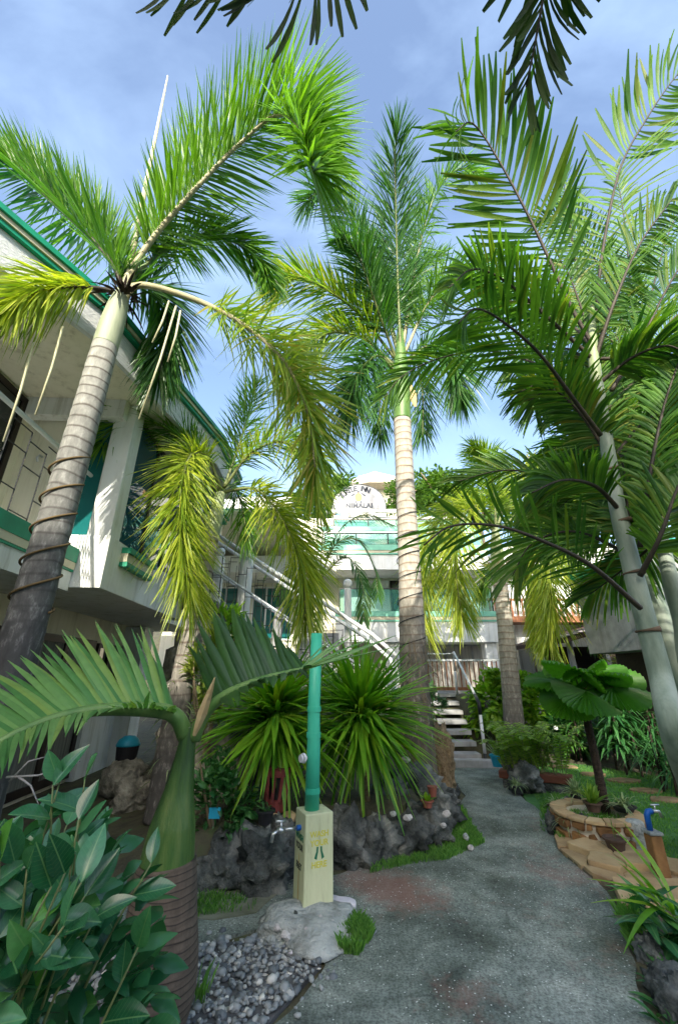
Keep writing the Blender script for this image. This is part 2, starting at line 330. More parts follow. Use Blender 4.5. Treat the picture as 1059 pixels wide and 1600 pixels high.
M['cement'] = surf('pale_cement', (0.2,0.2,0.2), (0.5,0.5,0.5), 9, 0.95, 0.9, 40, dist=0.03, stops=[(0.3,(0.16,0.175,0.16)),(0.48,(0.34,0.37,0.36)),(0.7,(0.50,0.53,0.51))], detail=9)
M['concrete'] = surf('grey_concrete', (0.24,0.245,0.25), (0.40,0.405,0.41), 4, 0.9, 0.4, 50, dist=0.01)
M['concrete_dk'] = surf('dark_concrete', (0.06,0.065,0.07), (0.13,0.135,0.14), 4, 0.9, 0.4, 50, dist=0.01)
M['shell'] = surf('shell', (0.36,0.34,0.34), (0.58,0.56,0.55), 25, 0.6, 0.4, 50, dist=0.006)
M['lilac'] = surf('lilac_stone', (0.5,0.48,0.58), (0.72,0.70,0.76), 12, 0.8, 0.5, 40, dist=0.01)
M['post'] = surf('pale_yellow_paint', (0.56,0.60,0.36), (0.68,0.69,0.44), 5, 0.6, 0.25, 70, stops=[(0.25,(0.50,0.54,0.34)),(0.5,(0.62,0.655,0.42)),(0.75,(0.68,0.69,0.46))], dist=0.004, stretch=(1,1,0.4))
M['rust'] = flat('rust_stain', (0.50,0.33,0.10), 0.8, var=0.25)
M['greenpipe'] = surf('green_pipe_paint', (0.03,0.40,0.26), (0.07,0.54,0.36), 7, 0.45, 0.15, 60, stretch=(1,1,0.3), dist=0.003)
M['txt_green'] = flat('green_lettering', (0.01,0.16,0.08)); M['txt_dark'] = flat('dark_lettering', (0.05,0.06,0.04)); M['txt_yellow'] = flat('yellow_lettering', (0.62,0.58,0.08))
M['txt_grey'] = flat('grey_lettering', (0.06,0.07,0.09)); M['orange'] = flat('orange_paint', (0.62,0.34,0.10))
M['steel'] = flat('chrome', (0.62,0.64,0.66), 0.28, 0.9); M['blue'] = flat('blue_plastic', (0.01,0.12,0.50), 0.4)
M['lightblue'] = flat('light_blue_plastic', (0.02,0.33,0.50), 0.45); M['white_pl'] = flat('white_plastic', (0.72,0.72,0.76), 0.4)
M['terracotta'] = flat('terracotta', (0.26,0.085,0.06), 0.85, var=0.3); M['maroon'] = flat('maroon_clay', (0.17,0.035,0.035), 0.75, var=0.3)
M['blackpot'] = flat('black_plastic', (0.018,0.018,0.022), 0.5); M['brownpot'] = flat('brown_pot', (0.09,0.055,0.04), 0.7, var=0.3)
M['beigepot'] = flat('beige_pot', (0.42,0.34,0.22), 0.8, var=0.2); M['redtrough'] = flat('red_brown_trough', (0.13,0.04,0.022), 0.7, var=0.25)
M['wall'] = surf('cream_plaster', (0.79,0.75,0.60), (0.85,0.81,0.67), 2, 0.85, 0.25, 120, dist=0.006)
M['white'] = surf('white_plaster', (0.72,0.73,0.72), (0.82,0.83,0.82), 2.5, 0.8, 0.35, 90, dist=0.008, stops=[(0.2,(0.68,0.69,0.67)),(0.45,(0.82,0.83,0.82)),(0.8,(0.86,0.87,0.86))])
M['sign'] = surf('sign_offwhite', (0.40,0.40,0.41), (0.50,0.50,0.50), 5, 0.8, 0.2, 60, dist=0.004)
M['shingle'] = surf('white_rough_fascia', (0.5,0.52,0.53), (0.78,0.80,0.80), 22, 0.85, 0.7, 60, stretch=(1,0.25,2), dist=0.02)
M['grn'] = flat('green_trim_paint', (0.01,0.27,0.15), 0.45, var=0.2); M['cream'] = flat('cream_trim', (0.62,0.58,0.42), 0.6)
M['mint'] = flat('mint_trim', (0.20,0.52,0.38), 0.5)
M['iron'] = flat('black_iron', (0.012,0.014,0.016), 0.5); M['rail_w'] = flat('pale_rail_paint', (0.62,0.65,0.66), 0.4)
M['dkframe'] = flat('dark_brown_frame', (0.022,0.014,0.012), 0.5)
M['glass_teal'] = glassmat('teal_glass', (0.012,0.13,0.125), 0.03, 1.0); M['glass_dark'] = glassmat('dark_glass', (0.012,0.018,0.018), 0.05, 1.0)
M['glass_blue'] = glassmat('blue_glass', (0.02,0.09,0.13), 0.02, 1.0)
M['glass_clear'] = glassmat('clear_mint_glass', (0.10,0.30,0.27), 0.03, 0.28)
M['curtain'] = surf('curtain', (0.60,0.62,0.60), (0.80,0.82,0.80), 14, 0.9, 0.5, 20, stretch=(3,1,0.1), dist=0.02)
M['curtain_g'] = surf('grey_curtain', (0.10,0.11,0.10), (0.26,0.26,0.23), 10, 0.9, 0.5, 20, stretch=(1,3,0.1), dist=0.02)
M['curtain_b'] = surf('beige_curtain', (0.30,0.28,0.24), (0.62,0.58,0.52), 9, 0.9, 0.5, 20, stretch=(3,1,0.1), dist=0.02)
M['wood'] = surf('red_brown_wood', (0.16,0.06,0.025), (0.34,0.14,0.06), 6, 0.6, 0.3, 40, stretch=(3,3,0.4), dist=0.006)
M['wood_dk'] = surf('dark_wood', (0.022,0.013,0.01), (0.05,0.028,0.02), 6, 0.7, 0.3, 40, stretch=(0.4,3,3), dist=0.006)
M['rooftile'] = surf('weathered_shingle', (0.16,0.14,0.15), (0.34,0.31,0.33), 8, 0.9, 0.6, 40)
M['thatch'] = surf('thatch', (0.42,0.36,0.30), (0.60,0.53,0.46), 9, 0.95, 0.6, 40, stretch=(1,1,0.3))
M['rope'] = flat('brown_rope', (0.11,0.075,0.03), 0.9, var=0.3)
M['stone'] = surf('ochre_flagstone', (0.22,0.13,0.055), (0.42,0.29,0.14), 3.2, 0.8, 0.45, 35, stops=[(0.28,(0.24,0.15,0.085)),(0.48,(0.40,0.285,0.15)),(0.62,(0.46,0.35,0.20)),(0.78,(0.40,0.34,0.25))], dist=0.012)
M['stone_d'] = surf('weathered_stone', (0.12,0.085,0.045), (0.28,0.20,0.11), 7, 0.85, 0.5, 35, dist=0.012)
M['stone_w'] = surf('brown_wall_stone', (0.13,0.06,0.02), (0.30,0.16,0.06), 7, 0.7, 0.45, 35, dist=0.012)
M['mortar'] = surf('pale_mortar', (0.52,0.47,0.37), (0.66,0.62,0.52), 9, 0.95, 0.5, 50, dist=0.01)
M['joint'] = surf('dark_joint', (0.10,0.085,0.06), (0.2,0.17,0.12), 9, 0.95, 0.5, 50, dist=0.01)
def pebblemat():
    m, N, Lk, out, b = newmat('pebbles'); a = N.new('ShaderNodeAttribute'); a.attribute_name = 'tint'
    r = ramp(N, [(0.0,(0.07,0.082,0.095)),(0.35,(0.17,0.195,0.21)),(0.65,(0.31,0.33,0.33)),(0.9,(0.44,0.45,0.43)),(1.0,(0.65,0.65,0.6))]); Lk.new(a.outputs['Fac'], r.inputs[0]); Lk.new(r.outputs[0], b.inputs['Base Color'])
    b.inputs['Roughness'].default_value = 0.7; return m
M['pebble'] = pebblemat()
# foliage
M['fox'] = leafmat('foxtail_green', (0.035,0.12,0.012), (0.13,0.27,0.022), 0.36, 0.40)
M['fox_y'] = leafmat('foxtail_yellow_green', (0.12,0.22,0.016), (0.38,0.42,0.045), 0.36, 0.42, tipcol=(0.42,0.30,0.06))
M['fox_m'] = leafmat('foxtail_mixed', (0.07,0.18,0.014), (0.27,0.36,0.035), 0.36, 0.42, tipcol=(0.32,0.27,0.05))
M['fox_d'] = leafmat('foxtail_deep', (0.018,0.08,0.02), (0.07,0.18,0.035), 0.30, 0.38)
M['dk'] = leafmat('broad_palm_green', (0.030,0.105,0.018), (0.115,0.24,0.030), 0.36, 0.5, tipcol=(0.20,0.20,0.03))
M['dk_o'] = leafmat('broad_palm_leaflet', (0.030,0.105,0.018), (0.115,0.24,0.030), 0.36, 0.52, obj_random=True, spec=0.3, tipcol=(0.12,0.15,0.02))
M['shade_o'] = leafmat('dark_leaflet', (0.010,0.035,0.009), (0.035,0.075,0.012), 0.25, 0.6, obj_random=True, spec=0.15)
M['bottle_o'] = leafmat('bottle_palm_leaflet', (0.06,0.19,0.05), (0.15,0.30,0.09), 0.28, 0.38, obj_random=True, tipcol=(0.19,0.30,0.07))
M['bottle_dk'] = leafmat('bottle_palm_leaflet_dark', (0.012,0.05,0.012), (0.035,0.10,0.02), 0.25, 0.38, obj_random=True)
M['ficus_o'] = leafmat('ficus_leaf', (0.010,0.075,0.028), (0.055,0.20,0.085), 0.20, 0.24, obj_random=True, spec=0.6, tipcol=(0.11,0.30,0.04))
M['ficus_i'] = leafmat('ficus_leaf_inner', (0.010,0.075,0.028), (0.05,0.18,0.07), 0.20, 0.26, spec=0.6)
M['yucca_o'] = leafmat('spiky_leaf', (0.06,0.21,0.016), (0.20,0.40,0.03), 0.36, 0.36, obj_random=True, tipcol=(0.18,0.28,0.02))
M['yucca_i'] = leafmat('spiky_leaf_inner', (0.06,0.21,0.016), (0.20,0.40,0.03), 0.36, 0.36)
M['fan_o'] = leafmat('fan_leaf_green', (0.035,0.15,0.012), (0.09,0.26,0.02), 0.40, 0.36, obj_random=True)
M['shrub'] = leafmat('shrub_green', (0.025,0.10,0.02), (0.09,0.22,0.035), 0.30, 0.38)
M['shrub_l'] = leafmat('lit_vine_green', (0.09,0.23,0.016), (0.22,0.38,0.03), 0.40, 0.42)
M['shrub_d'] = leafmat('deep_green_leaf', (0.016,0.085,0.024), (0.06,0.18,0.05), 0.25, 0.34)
M['lime'] = leafmat('lime_foliage', (0.14,0.20,0.03), (0.34,0.38,0.07), 0.35, 0.45)
M['fern'] = leafmat('fern_green', (0.09,0.20,0.025), (0.24,0.36,0.06), 0.38, 0.45)
M['spider'] = leafmat('pale_strap_leaf', (0.10,0.18,0.09), (0.32,0.40,0.22), 0.25, 0.45)
M['tree'] = leafmat('tree_foliage', (0.03,0.09,0.012), (0.10,0.20,0.022), 0.30, 0.5)
M['rachis'] = surf('rachis_green', (0.10,0.14,0.04), (0.20,0.22,0.09), 6, 0.5, 0.1); M['rachis_dk'] = surf('rachis_dark', (0.03,0.025,0.018), (0.07,0.055,0.035), 8, 0.6, 0.2)
M['rachis_p'] = surf('rachis_pale', (0.26,0.24,0.13), (0.42,0.38,0.22), 6, 0.5, 0.1)
M['spear'] = surf('spear_leaf', (0.42,0.40,0.24), (0.58,0.55,0.36), 6, 0.5, 0.1, stretch=(1,1,0.2))
M['dry'] = surf('dry_leaf', (0.34,0.25,0.12), (0.5,0.40,0.22), 9, 0.8, 0.3); M['twig'] = surf('twig', (0.12,0.09,0.05), (0.24,0.19,0.12), 9, 0.8, 0.3)
M['deadtwig'] = surf('grey_dead_twig', (0.18,0.175,0.17), (0.34,0.33,0.32), 9, 0.8, 0.3)
M['shaft'] = surf('crownshaft_green', (0.05,0.14,0.03), (0.15,0.25,0.07), 3, 0.45, 0.1, 40, stretch=(4,4,0.5))
M['shaft_d'] = surf('crownshaft_dark', (0.03,0.10,0.02), (0.11,0.20,0.05), 3, 0.4, 0.25, 30, stretch=(5,5,0.4), stops=[(0.3,(0.016,0.05,0.015)),(0.5,(0.045,0.11,0.022)),(0.72,(0.12,0.17,0.045))])
M['shaft_p'] = surf('crownshaft_pale', (0.20,0.26,0.12), (0.36,0.40,0.22), 3, 0.45, 0.1, 40, stretch=(4,4,0.5))
M['shaft_a'] = surf('crownshaft_grey', (0.22,0.26,0.16), (0.36,0.39,0.27), 3, 0.5, 0.2, 40, stretch=(5,5,0.5))
M['stem_g'] = surf('grey_green_stem', (0.13,0.18,0.13), (0.30,0.36,0.29), 4, 0.55, 0.15, 40, stretch=(2,2,0.5), stops=[(0.3,(0.12,0.17,0.12)),(0.5,(0.24,0.30,0.23)),(0.75,(0.36,0.40,0.33))])
M['scar'] = surf('ring_scar', (0.07,0.05,0.03), (0.16,0.11,0.07), 8, 0.9, 0.3)
M['bark_fox'] = ringbark('foxtail_bark', (0.34,0.34,0.30), (0.11,0.095,0.075), (0.06,0.06,0.06), 2.3, 4.9, 9.5)
M['bark_c'] = ringbark('foxtail_bark_pale', (0.47,0.44,0.37), (0.27,0.205,0.145), (0.15,0.135,0.12), 1.2, 3.2, 8.0)
M['bark_b'] = ringbark('mottled_bark', (0.36,0.33,0.27), (0.13,0.09,0.06), (0.09,0.085,0.08), 1.0, 3.0, 7.0)
M['bark_bottle'] = ringbark('bottle_palm_bark', (0.115,0.088,0.066), (0.030,0.022,0.017), (0.055,0.044,0.036), -1.0, 0.25, 34)
M['bark_dk'] = surf('fibrous_bark', (0.018,0.012,0.009), (0.06,0.042,0.03), 18, 0.95, 0.9, 50, stretch=(1,1,2), dist=0.02)
M['fibre'] = surf('root_fibre', (0.16,0.10,0.05), (0.40,0.30,0.18), 22, 0.95, 0.9, 60, dist=0.03)
M['flower'] = flat('white_petal', (0.8,0.8,0.82), 0.6)

# ------------------------------------------------------------------ ground
def smooth01(t): t = max(0, min(1, t)); return t*t*(3-2*t)
BED = [(-2.6,3.75),(-1.35,3.75),(-0.85,4.02),(-0.45,4.20),(-0.05,4.42),(0.25,4.62),(0.62,4.72),(0.95,4.95),(1.08,5.4),(1.12,6.0),(1.28,6.8),(1.40,7.6),(1.36,9.4),(-2.6,9.4)]
def seg_d(px, py, a, b):
    dx, dy = b[0]-a[0], b[1]-a[1]; t = max(0, min(1, ((px-a[0])*dx+(py-a[1])*dy)/(dx*dx+dy*dy)))
    return math.hypot(px-a[0]-dx*t, py-a[1]-dy*t)
def inside(px, py, poly):
    r = False; n = len(poly)
    for i in range(n):
        a, b = poly[i], poly[(i+1) % n]
        if (a[1] > py) != (b[1] > py) and px < (b[0]-a[0])*(py-a[1])/(b[1]-a[1])+a[0]: r = not r
    return r
def height(x, y):
    h = 0.0
    if inside(x, y, BED):
        d = min(seg_d(x, y, BED[i], BED[(i+1) % len(BED)]) for i in range(len(BED)))
        h = 0.34*smooth01(d/0.22)*smooth01((x+2.5)/1.6) + 0.12*smooth01((y-5.0)/2.0)*smooth01(d/0.5)*smooth01((x+2.5)/1.2)
    back = smooth01((y-9.2)/1.6)*smooth01((4.6-x)/1.2)*smooth01((x+3.2)/0.8)
    h = max(h, 1.08*back) + 0.012*noise.noise(Vector((x*1.7, y*1.7, 0)))
    far = smooth01((y-15)/10)*4.0
    return h + far
mb = MB(); xs = list(np.arange(-5.0, 7.01, 0.1)); ys = list(np.arange(0.4, 14.01, 0.1))
xs = [-400,-60,-20,-9]+xs+[9,14,25,60,400]; ys = [-400,-60,-15,-6,-2,-0.5]+ys+[15,16,18,20,22,25,40,100,600]
vs = []; nx = len(xs)
for yv in ys:
    for xv in xs: vs.append((xv, yv, height(xv, yv)-0.012))
fs = [(j*nx+i, j*nx+i+1, (j+1)*nx+i+1, (j+1)*nx+i) for j in range(len(ys)-1) for i in range(nx-1)]
mb.add(vs, fs); g = mb.build('ground', M['soil'], smooth=True, kind='structure', origin=(0,0,0))
def sheet(name, poly, mat, z, jag=0.0, step=0.12):
    pts = []
    n = len(poly)
    for i in range(n):
        a, b = Vector(poly[i][:2]), Vector(poly[(i+1) % n][:2]); L = (b-a).length; k = max(1, int(L/step))
        for j in range(k):
            q = a.lerp(b, j/k); nn = Vector((noise.noise(Vector((q.x*3, q.y*3, 3))), noise.noise(Vector((q.x*3, q.y*3, 9)))))
            q = q + nn*jag; pts.append((q.x, q.y))
    m_ = MB(); m_.prism(pts, -0.05, z); return m_.build(name, mat, kind='structure', origin=(0,0,0))
def gp(*l): return [tuple(G(x, y)[:2]) for x, y in l]
path_poly = [(1.9,0.2)] + gp((1020,1580),(985,1490),(968,1435),(948,1392),(905,1357),(872,1322),(856,1292),(842,1268),(812,1240),(796,1212)) + [(2.9,8.45),(1.70,8.62)] + gp((705,1215),(722,1240),(735,1290),(752,1316),(690,1340),(600,1352),(520,1366)) + [(-1.0,3.9),(-1.7,3.85),(-1.8,3.25),(-0.25,3.36),(-0.07,3.22),(-0.07,3.05),(-0.19,2.85),(-0.31,2.62),(-0.43,2.35),(-0.52,2.0),(-0.6,0.2)]
sheet('path', path_poly, M['path'], 0.004, 0.075, 0.06)
sheet('side_pavement', gp((300,1395),(395,1380),(430,1400),(400,1432),(330,1440),(282,1437)), M['mossy'], 0.009, 0.05)
lawn_poly = [(2.5,3.75),(2.2,4.0),(2.0,5.0),(2.35,6.0),(2.6,6.9),(3.1,7.6),(3.3,8.9),(4.4,8.6),(5.3,7.4),(9,6.6),(9,3.4)]
sheet('lawn', lawn_poly, M['lawn'], 0.002, 0.05)

# ------------------------------------------------------------------ generic builders
def ico(sub):
    bm = bmesh.new(); bmesh.ops.create_icosphere(bm, subdivisions=sub, radius=1)
    v = np.array([tuple(q.co) for q in bm.verts]); f = [tuple(l.index for l in fa.verts) for fa in bm.faces]; bm.free(); return v, f
ICO1, ICO1F = ico(1); ICO2, ICO2F = ico(2); ICO4, ICO4F = ico(4)
def rock(name, c, r, mat, label, cat='rock', group=None, sub=4, rough=0.28, parent=None, seed=None):
    sd = Vector((rng(-50,50), rng(-50,50), rng(-50,50)))
    V, F = (ICO4, ICO4F) if sub == 4 else (ICO2, ICO2F)
    vs = []
    for q in V:
        p = Vector(q)
        k = 1 + rough*1.5*noise.noise(p*1.1+sd) + rough*0.9*noise.noise(p*2.6+sd*2) + rough*0.75*abs(noise.noise(p*4.5+sd))*2 - rough*0.5 + rough*0.45*abs(noise.noise(p*10+sd)) + rough*0.28*noise.noise(p*19+sd)
        vs.append((c[0]+q[0]*r[0]*k, c[1]+q[1]*r[1]*k, c[2]+q[2]*r[2]*k))
    m_ = MB(); m_.add(vs, F); o = m_.build(name, mat, parent, smooth=(sub == 4))
    if label: tag(o, label, cat, group)
    return o
def pot(name, c, r, h, mat, label, group=None, lip=0.012, taper=0.72, soilmat=None):
    prof = [(r*taper, 0), (r*(taper+1)/2, h*0.5), (r*0.97, h*0.84), (r+lip, h*0.86), (r+lip, h), (r-0.012, h), (r-0.02, h*0.88), (0.001, h*0.86)]
    e = empty(name, c, label, 'pot', group)
    m_ = MB(); m_.lathe(c, prof, 20); m_.build('pot_body', mat, e, smooth=False, bevel=0)
    return e
def rosette(m_, c, n, L, W, droop, tilt=(10, 85), tip=0.05, segs=4, fold=0.0, tr=(0,1), spread=0.01):
    for i in range(n):
        az = rng(0, 2*math.pi); el = R(rng(*tilt)); d = Vector((math.cos(az)*math.cos(el), math.sin(az)*math.cos(el), math.sin(el)))
        m_.blade(Vector(c)+Vector((rng(-1,1), rng(-1,1), 0))*spread, d, Vector((-math.sin(az), math.cos(az), 0)), L*rng(0.7,1.1), W*rng(0.8,1.15), droop*rng(0.6,1.4), tip, segs, fold, rng(*tr))
def foliage(m_, c, r, n, size, ratio=0.5, up=0.35, tr=(0,1), clumps=0, segs=3, shell=0.55, fold=0.25):
    # leaf-sized faces spread through a crown's volume, gathered in clumps
    c = Vector(c); cl = []
    if clumps:
        for i in range(clumps):
            u = Vector((random.gauss(0,1), random.gauss(0,1), random.gauss(0,1))).normalized()*rng(0.35, 1.0)
            cl.append((u, rng(0.22, 0.42), rng(-0.15, 0.15)))
    for i in range(n):
        u = Vector((random.gauss(0,1), random.gauss(0,1), random.gauss(0,1))).normalized()
        if cl:
            q, rr, tt = random.choice(cl); u = q + u*rr*rng(0.4, 1.0)
        else: u = u*(shell + (1-shell)*rng(0,1)); tt = 0
        p = c + Vector((u.x*r[0], u.y*r[1], u.z*r[2]))
        d = (u.normalized()*0.8 + Vector((rng(-1,1), rng(-1,1), rng(-1,1)))*0.7 + Vector((0,0,up))).normalized()
        wv = d.cross(Vector((rng(-.5,.5), rng(-.5,.5), 1)))
        L = size*rng(0.65, 1.25)
        m_.blade(p, d, wv, L, L*ratio, rng(0.05,0.4), 0.05, segs, fold, max(0, min(1, rng(*tr)+tt)), peak=0.4)
def shrub(name, c, r, n, size, mat, label, group=None, ratio=0.5, clumps=14, stem=True, cat='shrub', tr=(0,1), up=0.35):
    base = Vector((c[0], c[1], max(0, c[2]-r[2]*1.05))); e = empty(name, base, label, cat, group)
    m_ = MB(); foliage(m_, c, r, n, size, ratio, up, tr, clumps); m_.build('foliage', mat, e, smooth=False, kind='stuff')
    if stem:
        m_ = MB()
        for i in range(5):
            t = Vector((c[0]+rng(-.6,.6)*r[0], c[1]+rng(-.6,.6)*r[1], c[2]+rng(-.2,.6)*r[2]))
            m_.tube([base+Vector((rng(-.05,.05), rng(-.05,.05), -0.05)), base.lerp(t,0.5)+Vector((rng(-.05,.05), rng(-.05,.05), 0)), t], [0.02,0.014,0.006], 6)
        m_.build('stems', M['twig'], e)
    return e
# shared leaflet meshes for the leaves that are objects of their own (unit length along +Y, width along X)
def unit_blade(name, mat, W, droop, tip, fold, peak=0.4, segs=5, base_w=0.35, curve=0.0):
    m_ = MB(); m_.blade(Vector((0,0,0)), Vector((0,1,0)), Vector((1,0,0)), 1, W, 0, tip, segs, fold, 0.5, base_w, peak)
    m_.v = [(x + curve*y*y, y, z - droop*y*y) for x, y, z in m_.v]
    return m_.mesh(name, mat, smooth=True)
FR_LEN = {}
def frond(parent, pts, L, n, mat, style='plume', W=0.026, droop=0.25, rmat=None, r0=0.022, roll=0.0, lift=0.3, start=0.12, tip=0.08, a0=60, a1=28, tr=(0,1), meshes=None, fold=0.0, name='frond', taper_tip=0.55, segs=4, bias=0.0, face=0.0, wild=0.0):
    if style == 'plume': L *= 1.42; n = int(n*1.3)
    K = 40; sp_, LL = spline(pts, K); FR_LEN.setdefault(parent.name, []).append(round(LL, 2))
    m_ = MB(); m_.tube(sp_, [r0*(1-0.85*i/K)+0.002 for i in range(K+1)], 7)
    fo = m_.build(name, rmat or M['rachis'], parent, smooth=True)
    m_ = MB(); Z = Vector((0,0,1)); cnt = 0
    for i in range(n):
        t = start + (1-start)*(i+rng(0,0.8))/n; u = t*K; k = min(int(u), K-1)
        p = sp_[k].lerp(sp_[k+1], u-k); T = (sp_[k+1]-sp_[k]).normalized()
        S = T.cross(Z)
        if S.length < 0.15: S = T.cross(Vector((0,1,0)))
        S.normalize()
        if face:
            S2 = T.cross((Vector((0,0,CAMZ))-p).normalized())
            if S2.length > 0.1:
                S2.normalize(); S2 = S2 if S2.dot(S) > 0 else -S2; S = (S*(1-face)+S2*face).normalized(); S = (S-T*S.dot(T)).normalized()
        U = S.cross(T)
        if roll: q = Matrix.Rotation(roll, 3, T); S = q @ S; U = q @ U
        prof = min(1, 0.55+ (t-start)/0.18*0.45) * (1 - (1-taper_tip)*max(0, (t-0.62)/0.38)**1.3)
        for sgn in (-1, 1):
            a = R(a0 + (a1-a0)*t + rng(-6,6)*(1+4*wild))
            if style == 'plume':
                ph = rng(-0.6, 1.0)*math.pi/2*1.15 + bias
                d = T*math.cos(a) + (S*(sgn*math.cos(ph)) + U*math.sin(ph))*math.sin(a)
                wv = T*0.8 + Vector((rng(-1,1), rng(-1,1), rng(-1,1)))*0.5
            else:
                lf = lift + rng(-0.12, 0.12)
                d = T*math.cos(a) + (S*sgn*math.cos(lf) + U*math.sin(lf))*math.sin(a)
                wv = T + Vector((rng(-1,1), rng(-1,1), rng(-1,1)))*0.18
            ln = L*prof*rng(0.86, 1.1)
            if meshes:
                mw = frame(p, d, d.cross(wv)*-1 if False else wv.cross(d), (ln, ln, ln))
                # bend under gravity is in the mesh; keep its sag side downwards
                up = wv.cross(d)
                if up.z < 0: up = -up
                mw = frame(p, d, up, (ln, ln, ln))
                inst('leaflet', random.choice(meshes), mw, fo); cnt += 1
            else:
                m_.blade(p, d, wv, ln, W*rng(0.8,1.15), droop*rng(0.5,1.5), tip, segs, fold, rng(*tr))
    if not meshes: m_.build('leaflets', mat, fo, kind='stuff')
    return fo
def trunk(parent, pts, radii, mat, rings=0.0, ring_h=0.16, name='trunk', seg=20, n=None):
    K = n or 90; sp_, LL = spline(pts, K); rad = []
    for i in range(K+1):
        u = i/K*(len(radii)-1); k = min(int(u), len(radii)-2); r = radii[k]+(radii[k+1]-radii[k])*(u-k)
        s = i/K*LL; ph = (s/ring_h + 0.3*noise.noise(Vector((0,0,s*2)))) % 1.0
        r *= 1 + rings*(0.5-ph) + 0.02*noise.noise(Vector((s*3,1,2)))
        rad.append(r)
    m_ = MB(); m_.tube(sp_, rad, seg); return m_.build(name, mat, parent, smooth=True)

# ------------------------------------------------------------------ left building (two storeys, balcony, bay, flat roof with wide eaves)
ANG = R(3.0)
def lrot(q):
    x, y = q.x+2.6, q.y-4.4
    return Vector((x*math.cos(ANG)-y*math.sin(ANG)-2.6, x*math.sin(ANG)+y*math.cos(ANG)+4.4, q.z))
def LB(): m_ = MB(); m_.xf = lrot; return m_
LBD = empty('guest_house', (-4.5, 4.5, 0), 'two storey cream and white guest house with green roof trim, balcony and teal bay windows', 'building')
m_ = LB(); m_.box(-9,-4.0,0.5,9.5,0,2.42); m_.build('lower_wall', M['wall'], LBD)
m_ = LB(); m_.box(-9,-2.93,0.5,4.40,2.42,2.72); m_.box(-9,-3.02,4.40,9.7,2.425,2.70); m_.build('floor_slab', M['white'], LBD)
m_ = LB(); m_.box(-2.95,-2.90,0.5,4.39,2.34,2.54); m_.build('balcony_edge', M['white'], LBD)
m_ = LB(); m_.box(-2.95,-2.885,0.5,4.385,2.542,2.565); m_.box(-2.95,-2.875,0.5,4.385,2.645,2.80); m_.build('green_band', M['grn'], LBD)
m_ = LB(); m_.box(-2.95,-2.88,0.5,4.385,2.567,2.643); m_.build('cream_band', M['cream'], LBD)
# bay: low walls, corner column, windows
m_ = LB(); m_.box(-3.35,-2.58,4.40,4.52,2.38,2.98); m_.box(-2.70,-2.582,4.52,7.25,2.382,2.979); m_.box(-3.3,-2.70,4.52,7.2,2.39,2.42); m_.build('bay_parapet', M['white'], LBD, bevel=0.008)
m_ = LB(); m_.box(-2.86,-2.60,4.42,4.66,2.98,4.76); m_.build('column', M['white'], LBD, bevel=0.01)
m_ = LB(); m_.box(-2.84,-2.62,7.0,7.22,2.98,4.76); m_.build('column', M['white'], LBD, bevel=0.01)
m_ = LB(); m_.box(-9,-3.12,4.46,4.58,2.70,4.75); m_.build('upper_wall', M['wall'], LBD)
m_ = LB(); m_.box(-9,-3.92,0.5,4.46,2.72,4.75); m_.build('upper_wall', M['wall'], LBD)
m_ = LB(); m_.box(-9,-3.3,7.4,9.6,2.702,4.75); m_.build('upper_wall', M['wall'], LBD)
def window(parent, cfn, x0, x1, y0, y1, z0, z1, glass, frm, nm=2, axis='y', fw=0.045):
    # a window in a wall plane: frame with mullions and separate panes
    w_ = MB(); w_.xf = cfn
    if axis == 'y':                      # window lies along Y (faces X)
        w_.box(x0,x1,y0,y1,z0,z0+fw); w_.box(x0,x1,y0,y1,z1-fw,z1)
        for i in range(nm+1):
            yy = y0+(y1-y0-fw)*i/nm; w_.box(x0,x1,yy,yy+fw,z0+fw,z1-fw)
    else:
        w_.box(x0,x1,y0,y1,z0,z0+fw); w_.box(x0,x1,y0,y1,z1-fw,z1)
        for i in range(nm+1):
            xx = x0+(x1-x0-fw)*i/nm; w_.box(xx,xx+fw,y0,y1,z0+fw,z1-fw)
    fo = w_.build('window', frm, parent)
    for i in range(nm):
        p_ = MB(); p_.xf = cfn
        if axis == 'y':
            a = y0+(y1-y0-fw)*i/nm+fw; b = y0+(y1-y0-fw)*(i+1)/nm; mx_ = (x0+x1)/2; p_.box(mx_-.006, mx_+.006, a, b, z0+fw, z1-fw)
        else:
            a = x0+(x1-x0-fw)*i/nm+fw; b = x0+(x1-x0-fw)*(i+1)/nm; my = (y0+y1)/2; p_.box(a, b, my-.006, my+.006, z0+fw, z1-fw)
        p_.build('pane', glass, fo)
    return fo
window(LBD, lrot, -3.12,-2.86,4.50,4.55,2.98,4.74, M['glass_teal'], M['white'], 1, 'x', 0.03)
window(LBD, lrot, -2.72,-2.66,4.66,7.0,2.98,4.74, M['glass_blue'], M['dkframe'], 3, 'y', 0.05)
m_ = LB(); m_.box(-2.58,-2.47,4.72,5.55,2.86,2.93); m_.box(-2.58,-2.49,4.72,5.55,2.70,2.755); m_.build('sill_trim', M['grn'], LBD)
m_ = LB(); m_.box(-2.58,-2.50,4.72,5.55,2.757,2.858); m_.build('sill_trim', M['cream'], LBD)
m_ = LB(); m_.box(-2.66,-2.52,7.25,7.6,2.6,2.9); m_.build('ledge', M['concrete_dk'], LBD)
